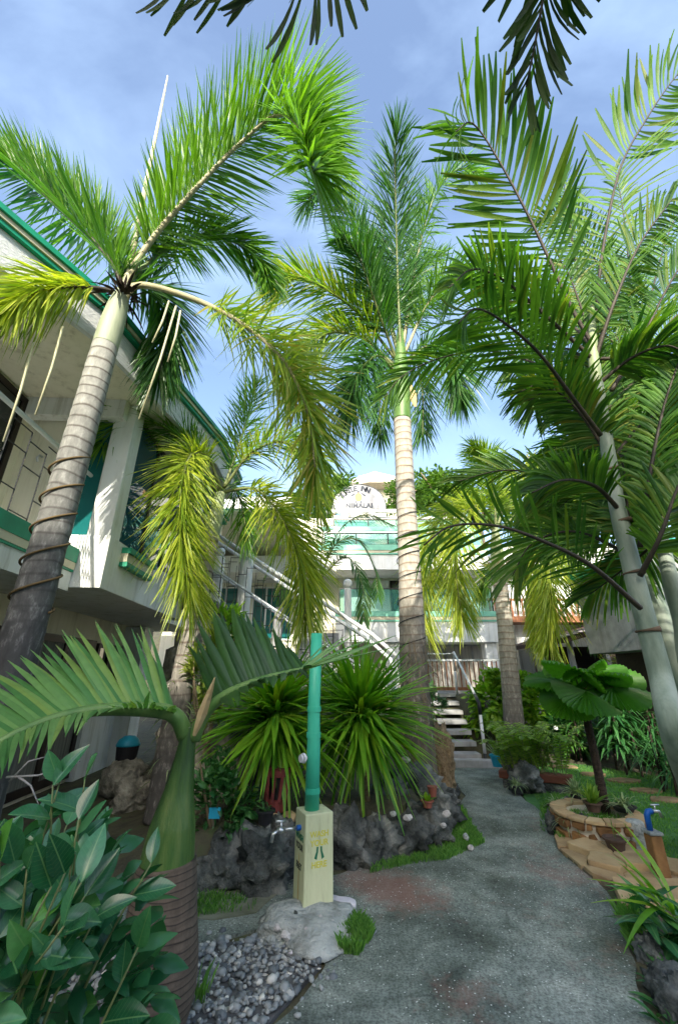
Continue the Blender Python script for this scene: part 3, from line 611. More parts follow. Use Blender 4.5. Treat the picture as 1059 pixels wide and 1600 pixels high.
# roof: soffit slab, rough white fascia, green gutter band
roofp = [(-9,0.6),(-3.72,0.6),(-2.47,3.25),(-1.99,5.92),(-2.05,7.45),(-2.9,7.46),(-2.9,9.8),(-9,9.8)]
def inset(poly, d):
    c = Vector((-6, 4)); return [((p[0]+d) if p[0] > -8 else p[0], p[1]) for p in poly]
m_ = MB(); m_.prism(inset(roofp,-0.06), 4.755, 5.02); m_.build('soffit', M['wall'], LBD)
m_ = MB()
for i in range(1, 4):
    a, b = Vector((*roofp[i],0)), Vector((*roofp[i+1],0)); n_ = Vector((b.y-a.y, a.x-b.x, 0)).normalized()*0.058
    m_.prism([a-n_, a, b, b-n_] if False else [tuple((a-n_)[:2]), tuple(a[:2]), tuple(b[:2]), tuple((b-n_)[:2])], 4.70, 5.06)
m_.build('fascia', M['shingle'], LBD)
m_ = MB(); m_.prism(inset(roofp,0.05), 5.065, 5.11); m_.prism(inset(roofp,0.10), 5.16, 5.22); m_.build('roof_edge', M['grn'], LBD)
m_ = MB(); m_.prism(inset(roofp,0.07), 5.112, 5.158); m_.build('roof_edge', M['cream'], LBD)
m_ = LB(); m_.box(-4.0,-2.7,4.3,4.44,4.5,4.752); m_.build('beam', M['white'], LBD)
# balcony railing: handrail and rectangles of thin iron
m_ = LB(); m_.tube([(-2.96,0.5,3.72),(-2.96,4.4,3.72)], 0.024, 10); RL = m_.build('railing', M['rail_w'], LBD, smooth=True)
for j in range(13):
    y0 = 1.05+j*0.255
    m_ = LB(); m_.tube([(-2.96,y0,2.84),(-2.96,y0,3.64 if j%2 else 3.56)], 0.006, 6); m_.build('baluster', M['iron'], RL)
    if j < 12:
        hs = (2.86, 3.30, 3.55) if j % 2 else (3.05, 3.42, 3.64)
        m_ = LB()
        for h_ in hs: m_.tube([(-2.96,y0,h_),(-2.96,y0+0.255,h_)], 0.006, 6)
        m_.build('crossbar', M['iron'], RL)
# doors and windows
window(LBD, lrot, -3.93,-3.88,2.2,4.30,2.72,4.88-.18, M['glass_dark'], M['dkframe'], 2, 'y', 0.07)
window(LBD, lrot, -4.02,-3.95,4.9,7.35,0.06,2.05, M['curtain_g'], M['dkframe'], 3, 'y', 0.10)
window(LBD, lrot, -4.02,-3.95,7.45,8.35,0.95,2.02, M['glass_dark'], M['dkframe'], 2, 'y', 0.07)
window(LBD, lrot, -4.02,-3.95,3.2,4.7,0.5,2.05, M['glass_dark'], M['dkframe'], 2, 'y', 0.08)
m_ = LB(); m_.box(-4.0,-3.90,7.37,8.6,0.0,0.93); m_.build('low_wall', M['white'], LBD)
m_ = LB(); m_.box(-4.02,-3.62,8.45,8.9,0.0,2.40); m_.build('pier', M['white'], LBD)
q = lrot(Vector((-3.60,4.455,4.62))); m_ = MB()
m_.tube([q, q+Vector((0,-0.012,0)), q+Vector((0,-0.03,0)), q+Vector((0,-0.036,0))], [0.085,0.085,0.07,0.0], 24)
tag(m_.build('wall_plaque', M['maroon'], smooth=False), 'round dark red plaque on the cream wall behind the left balcony', 'plaque')
q = lrot(Vector((-3.62,4.45,3.98))); m_ = MB(); m_.tube([q, q+Vector((0,-0.05,0.0)), q+Vector((0.0,-0.08,-0.05)), q+Vector((0,-0.05,-0.09))], 0.012, 8)
tag(m_.build('wall_hook', M['steel'], smooth=True), 'small grey metal hook on the cream balcony wall', 'hook')
# bin and bollard by the lower door
c = G(196,1206); c.y = 6.6; c.x = ray(196,1190)[0]*6.6
e = empty('bin', (c.x,c.y,0.36), 'dark bin with round light blue lid beside white low wall', 'bin')
m_ = MB(); m_.lathe((c.x,c.y,0.36), [(0.10,0),(0.13,0.02),(0.15,0.22)], 20); m_.build('bin_body', M['blackpot'], e)
m_ = MB(); m_.lathe((c.x,c.y,0.582), [(0.16,0),(0.16,0.02),(0.13,0.08),(0.07,0.12),(0.0,0.13)], 20); m_.build('lid', M['lightblue'], e, smooth=True)
rock('boulder', (c.x+0.05,c.y-0.05,0.2), (0.30,0.26,0.24), M['rock_pale'], 'rounded grey boulder under the blue lidded bin', 'rock', rough=0.15)

# ------------------------------------------------------------------ outside stair on the left, rails and ball posts
ST = empty('side_stairs', (-1.2, 7.5, 0), 'dark concrete stair rising left to the guest house landing with pale pipe handrails', 'stairs')
def tz(x): return 3.05-0.63*(x+2.85)
for i in range(13):
    x = -2.75+i*0.285; z = tz(x)
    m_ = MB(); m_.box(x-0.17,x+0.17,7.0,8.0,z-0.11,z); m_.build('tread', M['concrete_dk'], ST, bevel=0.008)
for yy in (7.0, 8.0):
    m_ = MB(); pts = [(-2.75,yy,tz(-2.75)+1.22),(0.55,yy,tz(0.55)+1.22),(0.95,yy,tz(0.95)+1.12),(1.0,yy,tz(1.0)+0.75)]; m_.tube(pts, 0.034, 10)
    hr = m_.build('handrail', M['rail_w'], ST, smooth=True)
    for k in range(10):
        x = -2.5+k*0.30; m_ = MB()
        z0, z1 = tz(x)+0.18, tz(x)+1.0; x2 = x+0.16; dz = -0.10
        for a, b in (((x,z0),(x,z1)),((x2,z0+dz),(x2,z1+dz)),((x,z1-.02),(x2,z1-.02)),((x,z0+.3),(x2,z0+.3)),((x2,z0+.5),(x+.30,z0+.5)),((x,z0+.02),(x2,z0+.02))):
            m_.tube([(a[0],yy,a[1]),(b[0],yy,b[1])], 0.006, 5)
        m_.build('iron_panel', M['iron'], hr)
    m_ = MB(); m_.tube([(-2.75,yy,tz(-2.75)+0.6),(0.9,yy,tz(0.9)+0.6)], 0.02, 8); m_.build('mid_rail', M['rail_w'], ST, smooth=True)
def ballpost(px, py, Y, z0, w_, label):
    t = P(px, py, Y); e = empty('ball_post', (t.x, t.y, z0), label, 'post', 'white ball posts of the side stairs')
    m_ = MB(); m_.lathe((t.x,t.y,z0), [(w_,0),(w_,t.z-z0-0.14),(w_*0.8,t.z-z0-0.11)], 16); m_.build('post_shaft', M['white'], e, smooth=False)
    m_ = MB(); m_.lathe((t.x,t.y,t.z-0.11), [(0.03,0),(0.07,0.03),(0.092,0.09),(0.08,0.15),(0.045,0.185),(0.0,0.195)], 18); m_.build('ball', M['white'], e, smooth=True)
ballpost(388,853,7.18,2.05,0.115,'thick white post topped with a ball, middle of the side stair rail')
ballpost(345,862,8.15,2.6,0.10,'white ball topped post at the head of the side stairs')
ballpost(543,911,8.15,1.15,0.07,'slim white ball topped post at the foot of the side stairs')
m_ = MB(); m_.tube([P(438,950,7.3)+Vector((0,0,0.0)), P(430,1010,7.3)], 0.09, 14); tag(m_.build('stair_pier', M['concrete']), 'short grey concrete pier beneath the side stair rail', 'pier')
# grey steps further back between the ball posts and the balcony
SB = empty('rear_steps', (-0.55, 10.6, 1.1), 'flight of grey steps behind the side stairs leading up to the hotel balcony', 'stairs')
for i in range(9):
    m_ = MB(); m_.box(-1.15,0.0,10.0+i*0.27,10.3+i*0.27,1.1+i*0.17,1.1+(i+1)*0.17); m_.build('step', M['concrete'], SB, bevel=0.006)

# ------------------------------------------------------------------ hotel across the back (terraces, glass railings, green bands)
HT = empty('hotel_block', (0.5, 15, 1.08), 'white terraced hotel block with green bands, glass balconies and curtained windows', 'building')
YF, YW = 13.0, 14.4
m_ = MB(); m_.box(-6.0,4.9,YW,19,1.0,7.0); m_.build('wall', M['wall'], HT)
m_ = MB(); m_.box(-0.1,4.9,YF,YW+.02,2.45,3.05); m_.box(-6,-0.9,YF-.2,YW+.02,4.55,5.1); m_.build('slab', M['white'], HT)
m_ = MB(); m_.box(-0.13,4.93,YF-.05,YF,3.20,3.36); m_.box(-0.12,4.92,YF-.03,YF,3.052,3.10); m_.build('green_band', M['mint'], HT)
m_ = MB(); m_.box(-0.12,4.92,YF-.035,YF+.3,3.102,3.198); m_.build('cream_band', M['cream'], HT)
m_ = MB(); m_.box(-0.12,4.92,YF,YW,3.201,3.30); m_.build('balcony_floor', M['concrete'], HT)
m_ = MB(); m_.box(-0.9,4.9,YF+.1,YW+.02,4.72,5.22); m_.build('slab', M['white'], HT)
m_ = MB(); m_.box(-0.93,4.93,YF+.06,YW,5.222,5.27); m_.box(-0.93,4.93,YF+.04,YW,5.36,5.55); m_.build('green_band', M['mint'], HT)
m_ = MB(); m_.box(-0.92,4.92,YF+.06,YW,5.272,5.358); m_.build('cream_band', M['cream'], HT)
m_ = MB(); m_.box(-0.6,4.9,YF+1.0,18,6.05,6.5); m_.box(-0.3,4.9,YF+1.6,18,6.85,7.15); m_.build('upper_slab', M['white'], HT)
m_ = MB(); m_.box(-0.62,4.92,YF+.97,YF+1.0,6.36,6.52); m_.build('green_band', M['mint'], HT)
m_ = MB(); m_.box(-6,-1.25,9.6,YW,5.36,5.40); m_.build('wing_soffit', M['wall'], HT); m_ = MB(); m_.box(-6,-1.2,9.5,YW,5.402,5.72); m_.build('wing_roof', M['white'], HT)
# sloping white parapets of the terrace stair
for (x0, z0, x1, z1, y) in ((-0.3,6.1,1.4,5.55,YF+.5), (-0.2,6.9,2.2,6.35,YF+1.2), (-1.3,5.6,-0.1,4.7,YF-.25)):
    m_ = MB(); m_.add([(x0,y,z0-.16),(x1,y,z1-.16),(x1,y,z1+.16),(x0,y,z0+.16),(x0,y+.15,z0-.16),(x1,y+.15,z1-.16),(x1,y+.15,z1+.16),(x0,y+.15,z0+.16)],[(0,1,2,3),(7,6,5,4),(0,4,5,1),(3,2,6,7),(1,5,6,2),(0,3,7,4)])
    m_.build('sloping_parapet', M['white'], HT)
def glassrail(x0, x1, y, z0, z1, n):
    m_ = MB(); m_.box(x0,x1,y-.02,y+.02,z1-.035,z1); m_.box(x0,x1,y-.015,y+.015,z0,z0+.03)
    for i in range(n+1):
        x = x0+(x1-x0-.035)*i/n; m_.box(x,x+.035,y-.018,y+.018,z0+.03,z1-.035)
    ro = m_.build('glass_railing', M['iron'], HT)
    for i in range(n):
        a = x0+(x1-x0-.035)*i/n+.035; b = x0+(x1-x0-.035)*(i+1)/n; m_ = MB(); m_.box(a,b,y-.005,y+.005,z0+.03,z1-.035); m_.build('pane', M['glass_clear'], ro)
glassrail(0.0,4.85,YF+.06,3.33,4.10,5); glassrail(-0.5,4.85,YF+.15,5.56,6.0,5); glassrail(-0.2,4.85,YF+1.1,6.53,6.85,4)
ident = None
window(HT, ident, 0.15,1.75,YW-.06,YW-.01,3.36,4.62, M['curtain'], M['white'], 3, 'x', 0.05)
window(HT, ident, 1.8,3.3,YW-.06,YW-.01,3.36,4.62, M['glass_dark'], M['dkframe'], 2, 'x', 0.07)
window(HT, ident, 3.4,4.8,YW-.06,YW-.01,3.36,4.62, M['curtain'], M['white'], 3, 'x', 0.05)
window(HT, ident, -5.0,-3.4,YW-.06,YW-.01,3.0,4.4, M['glass_teal'], M['white'], 3, 'x', 0.05)
window(HT, ident, -3.0,-1.6,YW-.06,YW-.01,2.6,4.4, M['glass_teal'], M['white'], 3, 'x', 0.05)
window(HT, ident, 1.95,3.4,YW-.4,YW-.35,1.1,2.44, M['curtain_b'], M['concrete'], 3, 'x', 0.05)
window(HT, ident, 3.45,4.75,YW-.4,YW-.35,1.1,2.44, M['curtain_b'], M['concrete'], 3, 'x', 0.05)
m_ = MB(); m_.box(1.45,1.85,YF+.1,YF+.5,1.05,2.45); m_.build('pier', M['white'], HT, bevel=0.01)
m_ = MB(); m_.box(4.45,4.8,YF+.1,YF+.5,1.05,2.45); m_.build('pier', M['white'], HT, bevel=0.01)
m_ = MB(); m_.box(1.6,4.6,11.6,YW,0.9,1.12); m_.build('deck', M['concrete'], HT)
# wooden deck rail
m_ = MB(); m_.box(1.7,4.6,11.62,11.67,1.86,1.91); dr = m_.build('deck_rail', M['rail_w'], HT)
m_ = MB(); m_.box(1.7,4.6,11.63,11.66,1.14,1.22); m_.build('bottom_rail', M['wood'], dr)
for i in range(24):
    x = 1.74+i*0.122; m_ = MB(); m_.box(x,x+.026,11.632,11.658,1.221,1.859); m_.build('slat', M['wood'], dr)
# arched sign on the roof
SG = empty('roof_sign', (0.75, 14.2, 6.5), 'white arched roof sign with turtle emblem and grey lettering', 'sign')
sc_ = P(561,795,14.2); RX = (P(603,795,14.2)-P(519,795,14.2)).x/2; RZ = P(561,757,14.2).z-sc_.z
arc = [(sc_.x+RX*math.cos(math.pi*i/24), sc_.z+RZ*math.sin(math.pi*i/24)**0.85) for i in range(25)]
m_ = MB(); n_ = len(arc); m_.add([(a,14.2,b) for a, b in arc]+[(a,14.32,b) for a, b in arc], [tuple(reversed(range(n_))), tuple(range(n_,2*n_))]+[(i,(i+1)%n_,n_+(i+1)%n_,n_+i) for i in range(n_)])
m_.build('sign_board', M['sign'], SG)
m_ = MB()
for i in range(24):
    m_.tube([(arc[i][0],14.19,arc[i][1]),(arc[i+1][0],14.19,arc[i+1][1])], 0.014, 5)
m_.build('sign_edge', M['txt_grey'], SG)
m_ = MB(); m_.box(sc_.x-RX-.22,sc_.x+RX+.38,14.22,14.36,sc_.z-.12,sc_.z-.002); m_.build('sign_beam', M['white'], SG)
for px in (538, 581):
    x = P(px,800,14.2).x; m_ = MB(); m_.box(x-.12,x+.12,14.23,14.35,6.5,sc_.z-.122); m_.build('sign_leg', M['white'], SG)
def text(s, parent, mat, mw, size, depth=0.002, name='lettering'):
    cu = bpy.data.curves.new('lettering', 'FONT'); cu.body = s; cu.size = size; cu.align_x = 'CENTER'; cu.align_y = 'CENTER'; cu.extrude = depth; cu.offset = size*(0.05 if size > .15 else 0.022)
    t = bpy.data.objects.new('lettering', cu); col.objects.link(t); dg = bpy.context.evaluated_depsgraph_get(); dg.update()
    me = bpy.data.meshes.new_from_object(t.evaluated_get(dg)); bpy.data.objects.remove(t); me.materials.clear(); me.materials.append(mat)
    return inst(name, me, mw, parent)
def face_m(p, right, up): # text lies in the plane of right and up
    r = Vector(right).normalized(); u = Vector(up).normalized(); n = r.cross(u)
    return Matrix(((r.x,u.x,n.x,p[0]),(r.y,u.y,n.y,p[1]),(r.z,u.z,n.z,p[2]),(0,0,0,1)))
for i, ch in enumerate('TURTLE INN'):
    if ch == ' ': continue
    th = R(142-i*76/9); rr = 0.80
    p = (sc_.x+RX*rr*math.cos(th), 14.196, sc_.z+RZ*rr*math.sin(th)+0.02); a = th-math.pi/2
    text(ch, SG, M['txt_grey'], face_m((p[0], p[1]-.006, p[2]), (math.cos(a)*1,0,math.sin(a)), (-math.sin(a),0,math.cos(a))), 0.29)
text('NIMALAI', SG, M['txt_grey'], face_m((sc_.x,14.19,sc_.z+0.12),(1,0,0),(0,0,1)), 0.26)
em = (sc_.x-0.02, sc_.z+RZ*0.47)
def disc(m_, cx, cz, rx, rz, y, a=0.0):
    n = 14; vs = [(cx+math.cos(a)*rx*math.cos(t)-math.sin(a)*rz*math.sin(t), y, cz+math.sin(a)*rx*math.cos(t)+math.cos(a)*rz*math.sin(t)) for t in [2*math.pi*i/n for i in range(n)]]
    m_.add(vs+[(v[0], v[1]+.004, v[2]) for v in vs], [tuple(range(n))]+[(i,(i+1)%n,n+(i+1)%n,n+i) for i in range(n)])
m_ = MB(); disc(m_, em[0], em[1], 0.14, 0.18, 14.192); m_.build('emblem_shell', M['orange'], SG)
m_ = MB()
for dx, dz, rx, rz, a in ((-.2,.1,.11,.035,.7),(.2,.1,.11,.035,-.7),(-.1,-.2,.05,.03,1.2),(.1,-.2,.05,.03,-1.2),(0,.22,.04,.06,0)): disc(m_, em[0]+dx, em[1]+dz, rx, rz, 14.193, a)
m_.build('emblem_fins', M['txt_grey'], SG)
# thatched hut peak behind
HB = empty('thatched_hut', (1.1, 24, 8), 'hut with pale conical thatched roof on the slope behind the hotel', 'hut')
hp = P(585,737,24)
m_ = MB(); m_.lathe((hp.x,24,hp.z-1.5), [(3.0,-.7),(3.02,-.62),(1.75,0.32),(1.72,0.4),(0.0,1.5)], 14); m_.build('roof', M['thatch'], HB)
m_ = MB(); m_.lathe((hp.x,24,5.0), [(2.0,0),(2.0,hp.z-7.0)], 10); m_.build('wall', M['wall'], HB)
m_ = MB(); m_.lathe((hp.x,24,hp.z-0.42), [(1.72,-.62),(1.74,-.58),(0.7,0.0),(0,0.46)], 14); m_.build('roof_cap', M['white'], HB)

# ------------------------------------------------------------------ right: dark timber gazebo and white house behind
GZ = empty('timber_pavilion', (7.0, 11.5, 0), 'dark timber pavilion with weathered sloping shingle roof behind the fan palm', 'pavilion')
a = P(868,1000,11); b_ = P(948,962,12.6); zr = 2.55
m_ = MB(); m_.add([(a.x,10.6,2.25),(11,10.6,3.6),(11,15,3.6),(a.x,15,2.25),(a.x,10.6,2.37),(11,10.6,3.72),(11,15,3.72),(a.x,15,2.37)],[(3,2,1,0),(4,5,6,7),(0,1,5,4),(1,2,6,5),(2,3,7,6),(3,0,4,7)]); m_.build('roof', M['wood_dk'], GZ)
for i in range(9):
    x0 = a.x-.05+i*0.42; sl_ = (3.72-2.37)/(11-a.x)
    for j in range(2):
        m_ = MB(); y0 = 10.55+j*0.5; z0 = 2.39+sl_*(x0-a.x); m_.add([(x0,y0,z0),(x0+.46,y0,z0+.46*sl_),(x0+.46,y0+.48,z0+.46*sl_),(x0,y0+.48,z0),(x0,y0,z0+.045),(x0+.46,y0,z0+.46*sl_+.02),(x0+.46,y0+.48,z0+.46*sl_+.02),(x0,y0+.48,z0+.045)],[(3,2,1,0),(4,5,6,7),(0,1,5,4),(1,2,6,5),(2,3,7,6),(3,0,4,7)])
        m_.build('shingle', M['rooftile'], GZ)
for x in (a.x+.35, a.x+1.25, 9.2):
    m_ = MB(); m_.box(x-.055,x+.055,11.0,11.11,0,2.45); m_.build('post', M['concrete'], GZ)
m_ = MB(); m_.box(a.x+1.5,11,11.6,11.7,0,2.9); m_.build('wall', M['wood_dk'], GZ)
m_ = MB(); m_.box(a.x+.2,11,12.8,12.9,0,2.3); m_.build('back_wall', M['wood_dk'], GZ)
m_ = MB(); m_.box(a.x+.3,a.x+1.6,11.3,11.36,0,0.95); m_.build('counter', M['concrete_dk'], GZ)
WH = empty('white_house', (8, 16, 0), 'white upper storey with brown timber balustrade above the dark pavilion', 'building')
m_ = MB(); m_.box(6.3,12,15.2,19,0,6.2); m_.build('wall', M['white'], WH)
window(WH, None, 7.0,7.9,15.14,15.2,3.9,5.0, M['glass_dark'], M['dkframe'], 2, 'x', 0.06)
window(WH, None, 8.6,9.6,15.14,15.2,3.9,5.0, M['glass_dark'], M['dkframe'], 2, 'x', 0.06)
m_ = MB(); m_.box(5.2,11,14.5,14.58,3.95,4.03); wr = m_.build('balustrade', M['wood'], WH)
for i in range(30):
    m_ = MB(); x = 5.25+i*0.19; m_.box(x,x+.06,14.52,14.56,3.42,3.948); m_.build('baluster', M['wood'], wr)
m_ = MB(); m_.box(5.2,11,14.4,15.2,3.2,3.4); m_.build('balcony_slab', M['wood'], WH)
m_ = MB(); m_.box(3.9,7.5,4.95,5.1,0,3.05); m_.box(3.9,4.05,5.1,9,0,3.0)
# near right white gable wall seen past the stems
WN = MB(); c0 = P(1062,985,6.2); WN.box(c0.x,c0.x+3,6.2,8.6,1.9,3.35); e = empty('right_annex', (c0.x+1.5,7.4,0), 'pale plaster annex wall showing past the grey palm stems', 'building')
WN.build('upper_wall', M['concrete'], e)
m_ = MB(); m_.box(c0.x+.5,c0.x+3,6.6,8.6,0,1.9); m_.build('lower_wall', M['wood_dk'], e)
m_ = MB(); m_.box(c0.x-.1,c0.x+3.1,6.1,8.7,3.35,3.5); m_.build('roof', M['grn'], e)
# unseen block added behind the camera, heights stepped to shade the garden
BK = empty('shade_block', (-4, -23, 0), 'added unseen stepped block casting shade from behind the viewpoint', 'building')
for (x0, x1, h_, nm) in ((-30,-3.2,14.7,'shade_left'),(-3.2,-0.6,16.2,'shade_middle'),(-0.6,0.75,16.3,'shade_tall'),(0.75,24,14.8,'shade_right')):
    m_ = MB(); m_.box(x0,x1,-26,-20,0,h_); m_.build(nm, M['wall'], BK)

# ------------------------------------------------------------------ garden stairs
GS = empty('garden_stairs', (2.15, 8.65, 0), 'open grey concrete garden steps with a black and white handrail', 'stairs')
sx0, sx1 = 1.62, 2.62
for i in range(7):
    y = 8.65+i*0.31; z = 0.16*(i+1); w0 = sx0+0.02*i
    m_ = MB(); m_.box(w0,sx1+0.02*i,y,y+0.33,(0 if i == 0 else z-0.085),z); m_.build('tread', M['concrete'], GS, bevel=0.008)
m_ = MB(); m_.add([(1.98,8.95,0),(2.2,8.95,0),(2.2,10.75,1.0),(1.98,10.75,1.0),(1.98,8.95,-.3),(2.2,8.95,-.3),(2.2,10.75,.6),(1.98,10.75,.6)],[(0,1,2,3),(7,6,5,4),(0,4,5,1),(1,5,6,2),(2,6,7,3),(3,7,4,0)]); m_.build('stringer', M['concrete_dk'], GS)
m_ = MB(); m_.box(1.75,2.85,10.82,11.62,0.95,1.10); m_.build('landing', M['concrete'], GS)
def pole(pts, mat, r, name, par): m_ = MB(); m_.tube(pts, r, 10); return m_.build(name, mat, par, smooth=True)
hb = Vector((2.66,8.58,0.0))
pole([hb, hb+Vector((0,0,0.18))], M['iron'], 0.03, 'rail_foot', GS); pole([hb+Vector((0,0,0.18)), hb+Vector((0,0,0.82))], M['white_pl'], 0.029, 'rail_post', GS)
pole([hb+Vector((0,0,0.82)), hb+Vector((0,0,1.02)), hb+Vector((0.02,0.25,1.14))], M['iron'], 0.034, 'rail_joint', GS)
pole([hb+Vector((0.02,0.25,1.14)), Vector((2.88,10.85,2.05))], M['rail_w'], 0.024, 'handrail', GS)
pole([Vector((2.86,10.85,1.05)), Vector((2.86,10.85,1.6))], M['rail_w'], 0.028, 'rail_post', GS); pole([Vector((2.86,10.85,1.6)), Vector((2.86,10.85,2.02)), Vector((2.6,10.85,2.0)), Vector((1.75,10.9,2.02)), Vector((1.3,10.9,1.95))], M['rail_w'], 0.022, 'handrail', GS)
m_ = MB(); m_.prism([(1.45,8.42),(2.0,8.34),(2.9,8.22),(3.3,7.95),(3.38,8.1),(2.98,8.42),(2.0,8.52),(1.45,8.60)], 0.0, 0.12); m_.build('kerb', M['concrete'], kind='structure', bevel=0.01)

# ------------------------------------------------------------------ tap post
TPc = G(488,1432); tb = 0.03
TP = empty('tap_post', (TPc.x, TPc.y, tb), 'square pale yellow concrete post with lettering and taps carrying a tall green pipe', 'post')
ang = R(24)   # turned so that both the tap face and the lettered face show
ax = Vector((math.cos(ang), math.sin(ang), 0)); ay = Vector((-math.sin(ang), math.cos(ang), 0))
# corner towards the viewer: two visible faces, the wide one facing right of the camera, the narrow one facing left
wdt, top = 0.108, 0.60
def tpq(a, b, z): return Vector((TPc.x, TPc.y, 0)) + ax*a + ay*b + Vector((0,0,z))
rt = math.atan2(-1, 0.0)
cor = [(-wdt,-wdt),(wdt,-wdt),(wdt,wdt),(-wdt,wdt)]
vs = [tpq(a,b,tb-0.05) for a, b in cor]+[tpq(a*0.97,b*0.97,top) for a, b in cor]
m_ = MB(); m_.add(vs, [(3,2,1,0),(4,5,6,7),(0,1,5,4),(1,2,6,5),(2,3,7,6),(3,0,4,7)]); m_.build('post_block', M['post'], TP, bevel=0.008)
gpz = P(491,1040,TPc.y).z; pc = tpq(-0.02,0,0)
m_ = MB(); m_.tube([pc+Vector((0,0,top-.01)), pc+Vector((0.004,0,1.0)), pc+Vector((0.0,0,1.25)), pc+Vector((0.01,0.01,gpz+0.25))], [0.053,0.050,0.048,0.046], 20); gpipe = m_.build('pipe', M['greenpipe'], TP, smooth=True)
for z in (0.70, 1.06, 1.24): m_ = MB(); m_.tube([pc+Vector((0.002,0,z)), pc+Vector((0.002,0,z+0.035))], 0.0545, 20); m_.build('pipe_collar', M['greenpipe'], gpipe, smooth=False)
# chrome tap on the left face
tp = tpq(-wdt*0.96, -0.01, 0.505); L_ = -ax
tap = MB(); tap.tube([tp, tp+L_*0.03], 0.017, 10); tap.build('tap_socket', M['blue'], TP)
tap = MB(); tap.tube([tp+L_*0.03, tp+L_*0.12], 0.011, 10); tap.tube([tp+L_*0.12, tp+L_*0.17], 0.019, 12); tap.tube([tp+L_*0.165, tp+L_*0.20+Vector((0,0,-0.015)), tp+L_*0.21+Vector((0,0,-0.06))], 0.012, 10)
tap.tube([tp+L_*0.145, tp+L_*0.145+Vector((0,0,0.045))], 0.008, 8); tap.tube([tp+L_*0.115+Vector((0,0,0.05)), tp+L_*0.185+Vector((0,0,0.055))], 0.008, 8); tap.build('tap', M['steel'], TP, smooth=True)
kp = pc+Vector((-0.045,-0.03,0.93)); kd = Vector((-0.8,-0.6,0))
tap = MB(); tap.tube([kp, kp+kd*0.025], 0.012, 10); tap.tube([kp+kd*0.02, kp+kd*0.035], 0.033, 14); tap.tube([kp+kd*0.045, kp+kd*0.055], 0.026, 14); tap.build('shower_knob', M['white_pl'], TP, smooth=False)
# lettering
def face_frame(side):
    if side == 'L': n = -ax; r = -ay; c_ = (-wdt, 0)
    else: n = -ay; r = ax; c_ = (0, -wdt)
    return n, r, c_
def on_face(side, u, z):
    k = 1-(z-tb+0.05)/(top-tb+0.05)*0.03; n, r, c_ = face_frame(side)
    return tpq(c_[0]*k, c_[1]*k, z) + r*u + n*0.0015, r, (Vector((0,0,1)) - n*0.03)
for s_, side, u, z, sz, mt in (('WASH','L',0,0.45,0.052,'txt_green'),('YOUR','L',0,0.395,0.050,'txt_dark'),('FEET','L',0,0.285,0.050,'txt_dark'),('WASH','R',0,0.48,0.048,'txt_yellow'),('YOUR','R',0,0.43,0.048,'txt_yellow'),('HERE','R',0,0.31,0.048,'txt_yellow')):
    p, r, u_ = on_face(side, u, z); text(s_, TP, M[mt], face_m(p, r, u_), sz, 0.0012)
for sg in (-1, 1):
    m_ = MB(); pts = [(0.008,0.462),(0.019,0.462),(0.021,0.437),(0.032,0.412),(0.036,0.400),(0.018,0.391),(0.015,0.412),(0.009,0.435)]
    vs = []
    for u, z in pts: p, r, u_ = on_face('R', u*sg, z-.052); vs.append(p)
    n_ = -ay*0.002; m_.add(vs+[v+n_ for v in vs], [tuple(range(8)), tuple(reversed(range(8,16)))]+[(i,(i+1)%8,8+(i+1)%8,8+i) for i in range(8)]); m_.build('foot_mark', M['txt_green'], TP)
m_ = MB(); vs = []
for z, wd in ((0.36,0.003),(0.31,0.006),(0.25,0.005),(0.17,0.008),(0.07,0.006)):
    p, r, u_ = on_face('L', 0.004, z); vs += [p-r*wd-ax*0.0008, p+r*wd-ax*0.0008]
m_.add(vs, [(i*2,i*2+1,i*2+3,i*2+2) for i in range(4)]); m_.build('rust_streak', M['rust'], TP)
# cement mound with shells
mc = G(478,1452)
vs = []; Vm, Fm = ICO4, ICO4F
for q in Vm:
    p = Vector(q); k = 1+0.34*noise.noise(p*1.3+Vector((5,1,2)))+0.18*noise.noise(p*3.1)+0.11*noise.noise(p*7)+0.06*noise.noise(p*15)
    vs.append((mc.x+q[0]*0.36*k+0.02, mc.y+q[1]*0.30*k+0.02, max(-0.03, (q[2]*0.105*k)*(1-.35*max(0,q[0]*.3-q[1]*.4)))))
m_ = MB(); m_.add(vs, Fm); MD = m_.build('cement_mound', M['cement'], smooth=True); tag(MD, 'lumpy pale cement mound with embedded shells under the yellow post', 'mound')
def on_mound(px, py):
    o, d = Vector((0,0,CAMZ)), (G(px,py)-Vector((0,0,CAMZ))).normalized(); best = None
    mv = [Vector(v) for v in vs]
    for t in np.arange(2.5, 4.6, 0.02):
        p = o+d*t
        qx, qy, qz = (p.x-mc.x-.02)/0.36, (p.y-mc.y-.02)/0.30, p.z/0.105
        if qx*qx+qy*qy+qz*qz < 1.03: return p
    return None
for (px, py, r, mt) in ((434,1450,.028,'shell'),(446,1463,.03,'shell'),(462,1428,.018,'rock'),(470,1418,.014,'rock'),(445,1420,.016,'rock'),(478,1452,.013,'shell'),(492,1456,.014,'shell'),(505,1447,.012,'shell'),(520,1440,.013,'shell'),(486,1472,.012,'shell'),(508,1468,.011,'shell'),(530,1456,.012,'shell'),(440,1440,.02,'cement'),(424,1470,.03,'cement'),(455,1490,.022,'lilac'),(500,1432,.012,'shell'),(470,1440,.011,'shell')):
    p = on_mound(px, py)
    if p: rock('embedded_shell' if mt == 'shell' else 'embedded_stone', p, (r,r*.8,r*.7), M[mt], None, sub=2, rough=0.25, parent=MD)
c = G(531,1412,0.06); m_ = MB(); out = [(-.095,-.02),(-.05,-.045),(0.0,-.042),(.05,-.05),(.10,-.03),(.105,.02),(.06,.05),(0,.045),(-.06,.06),(-.10,.03)]
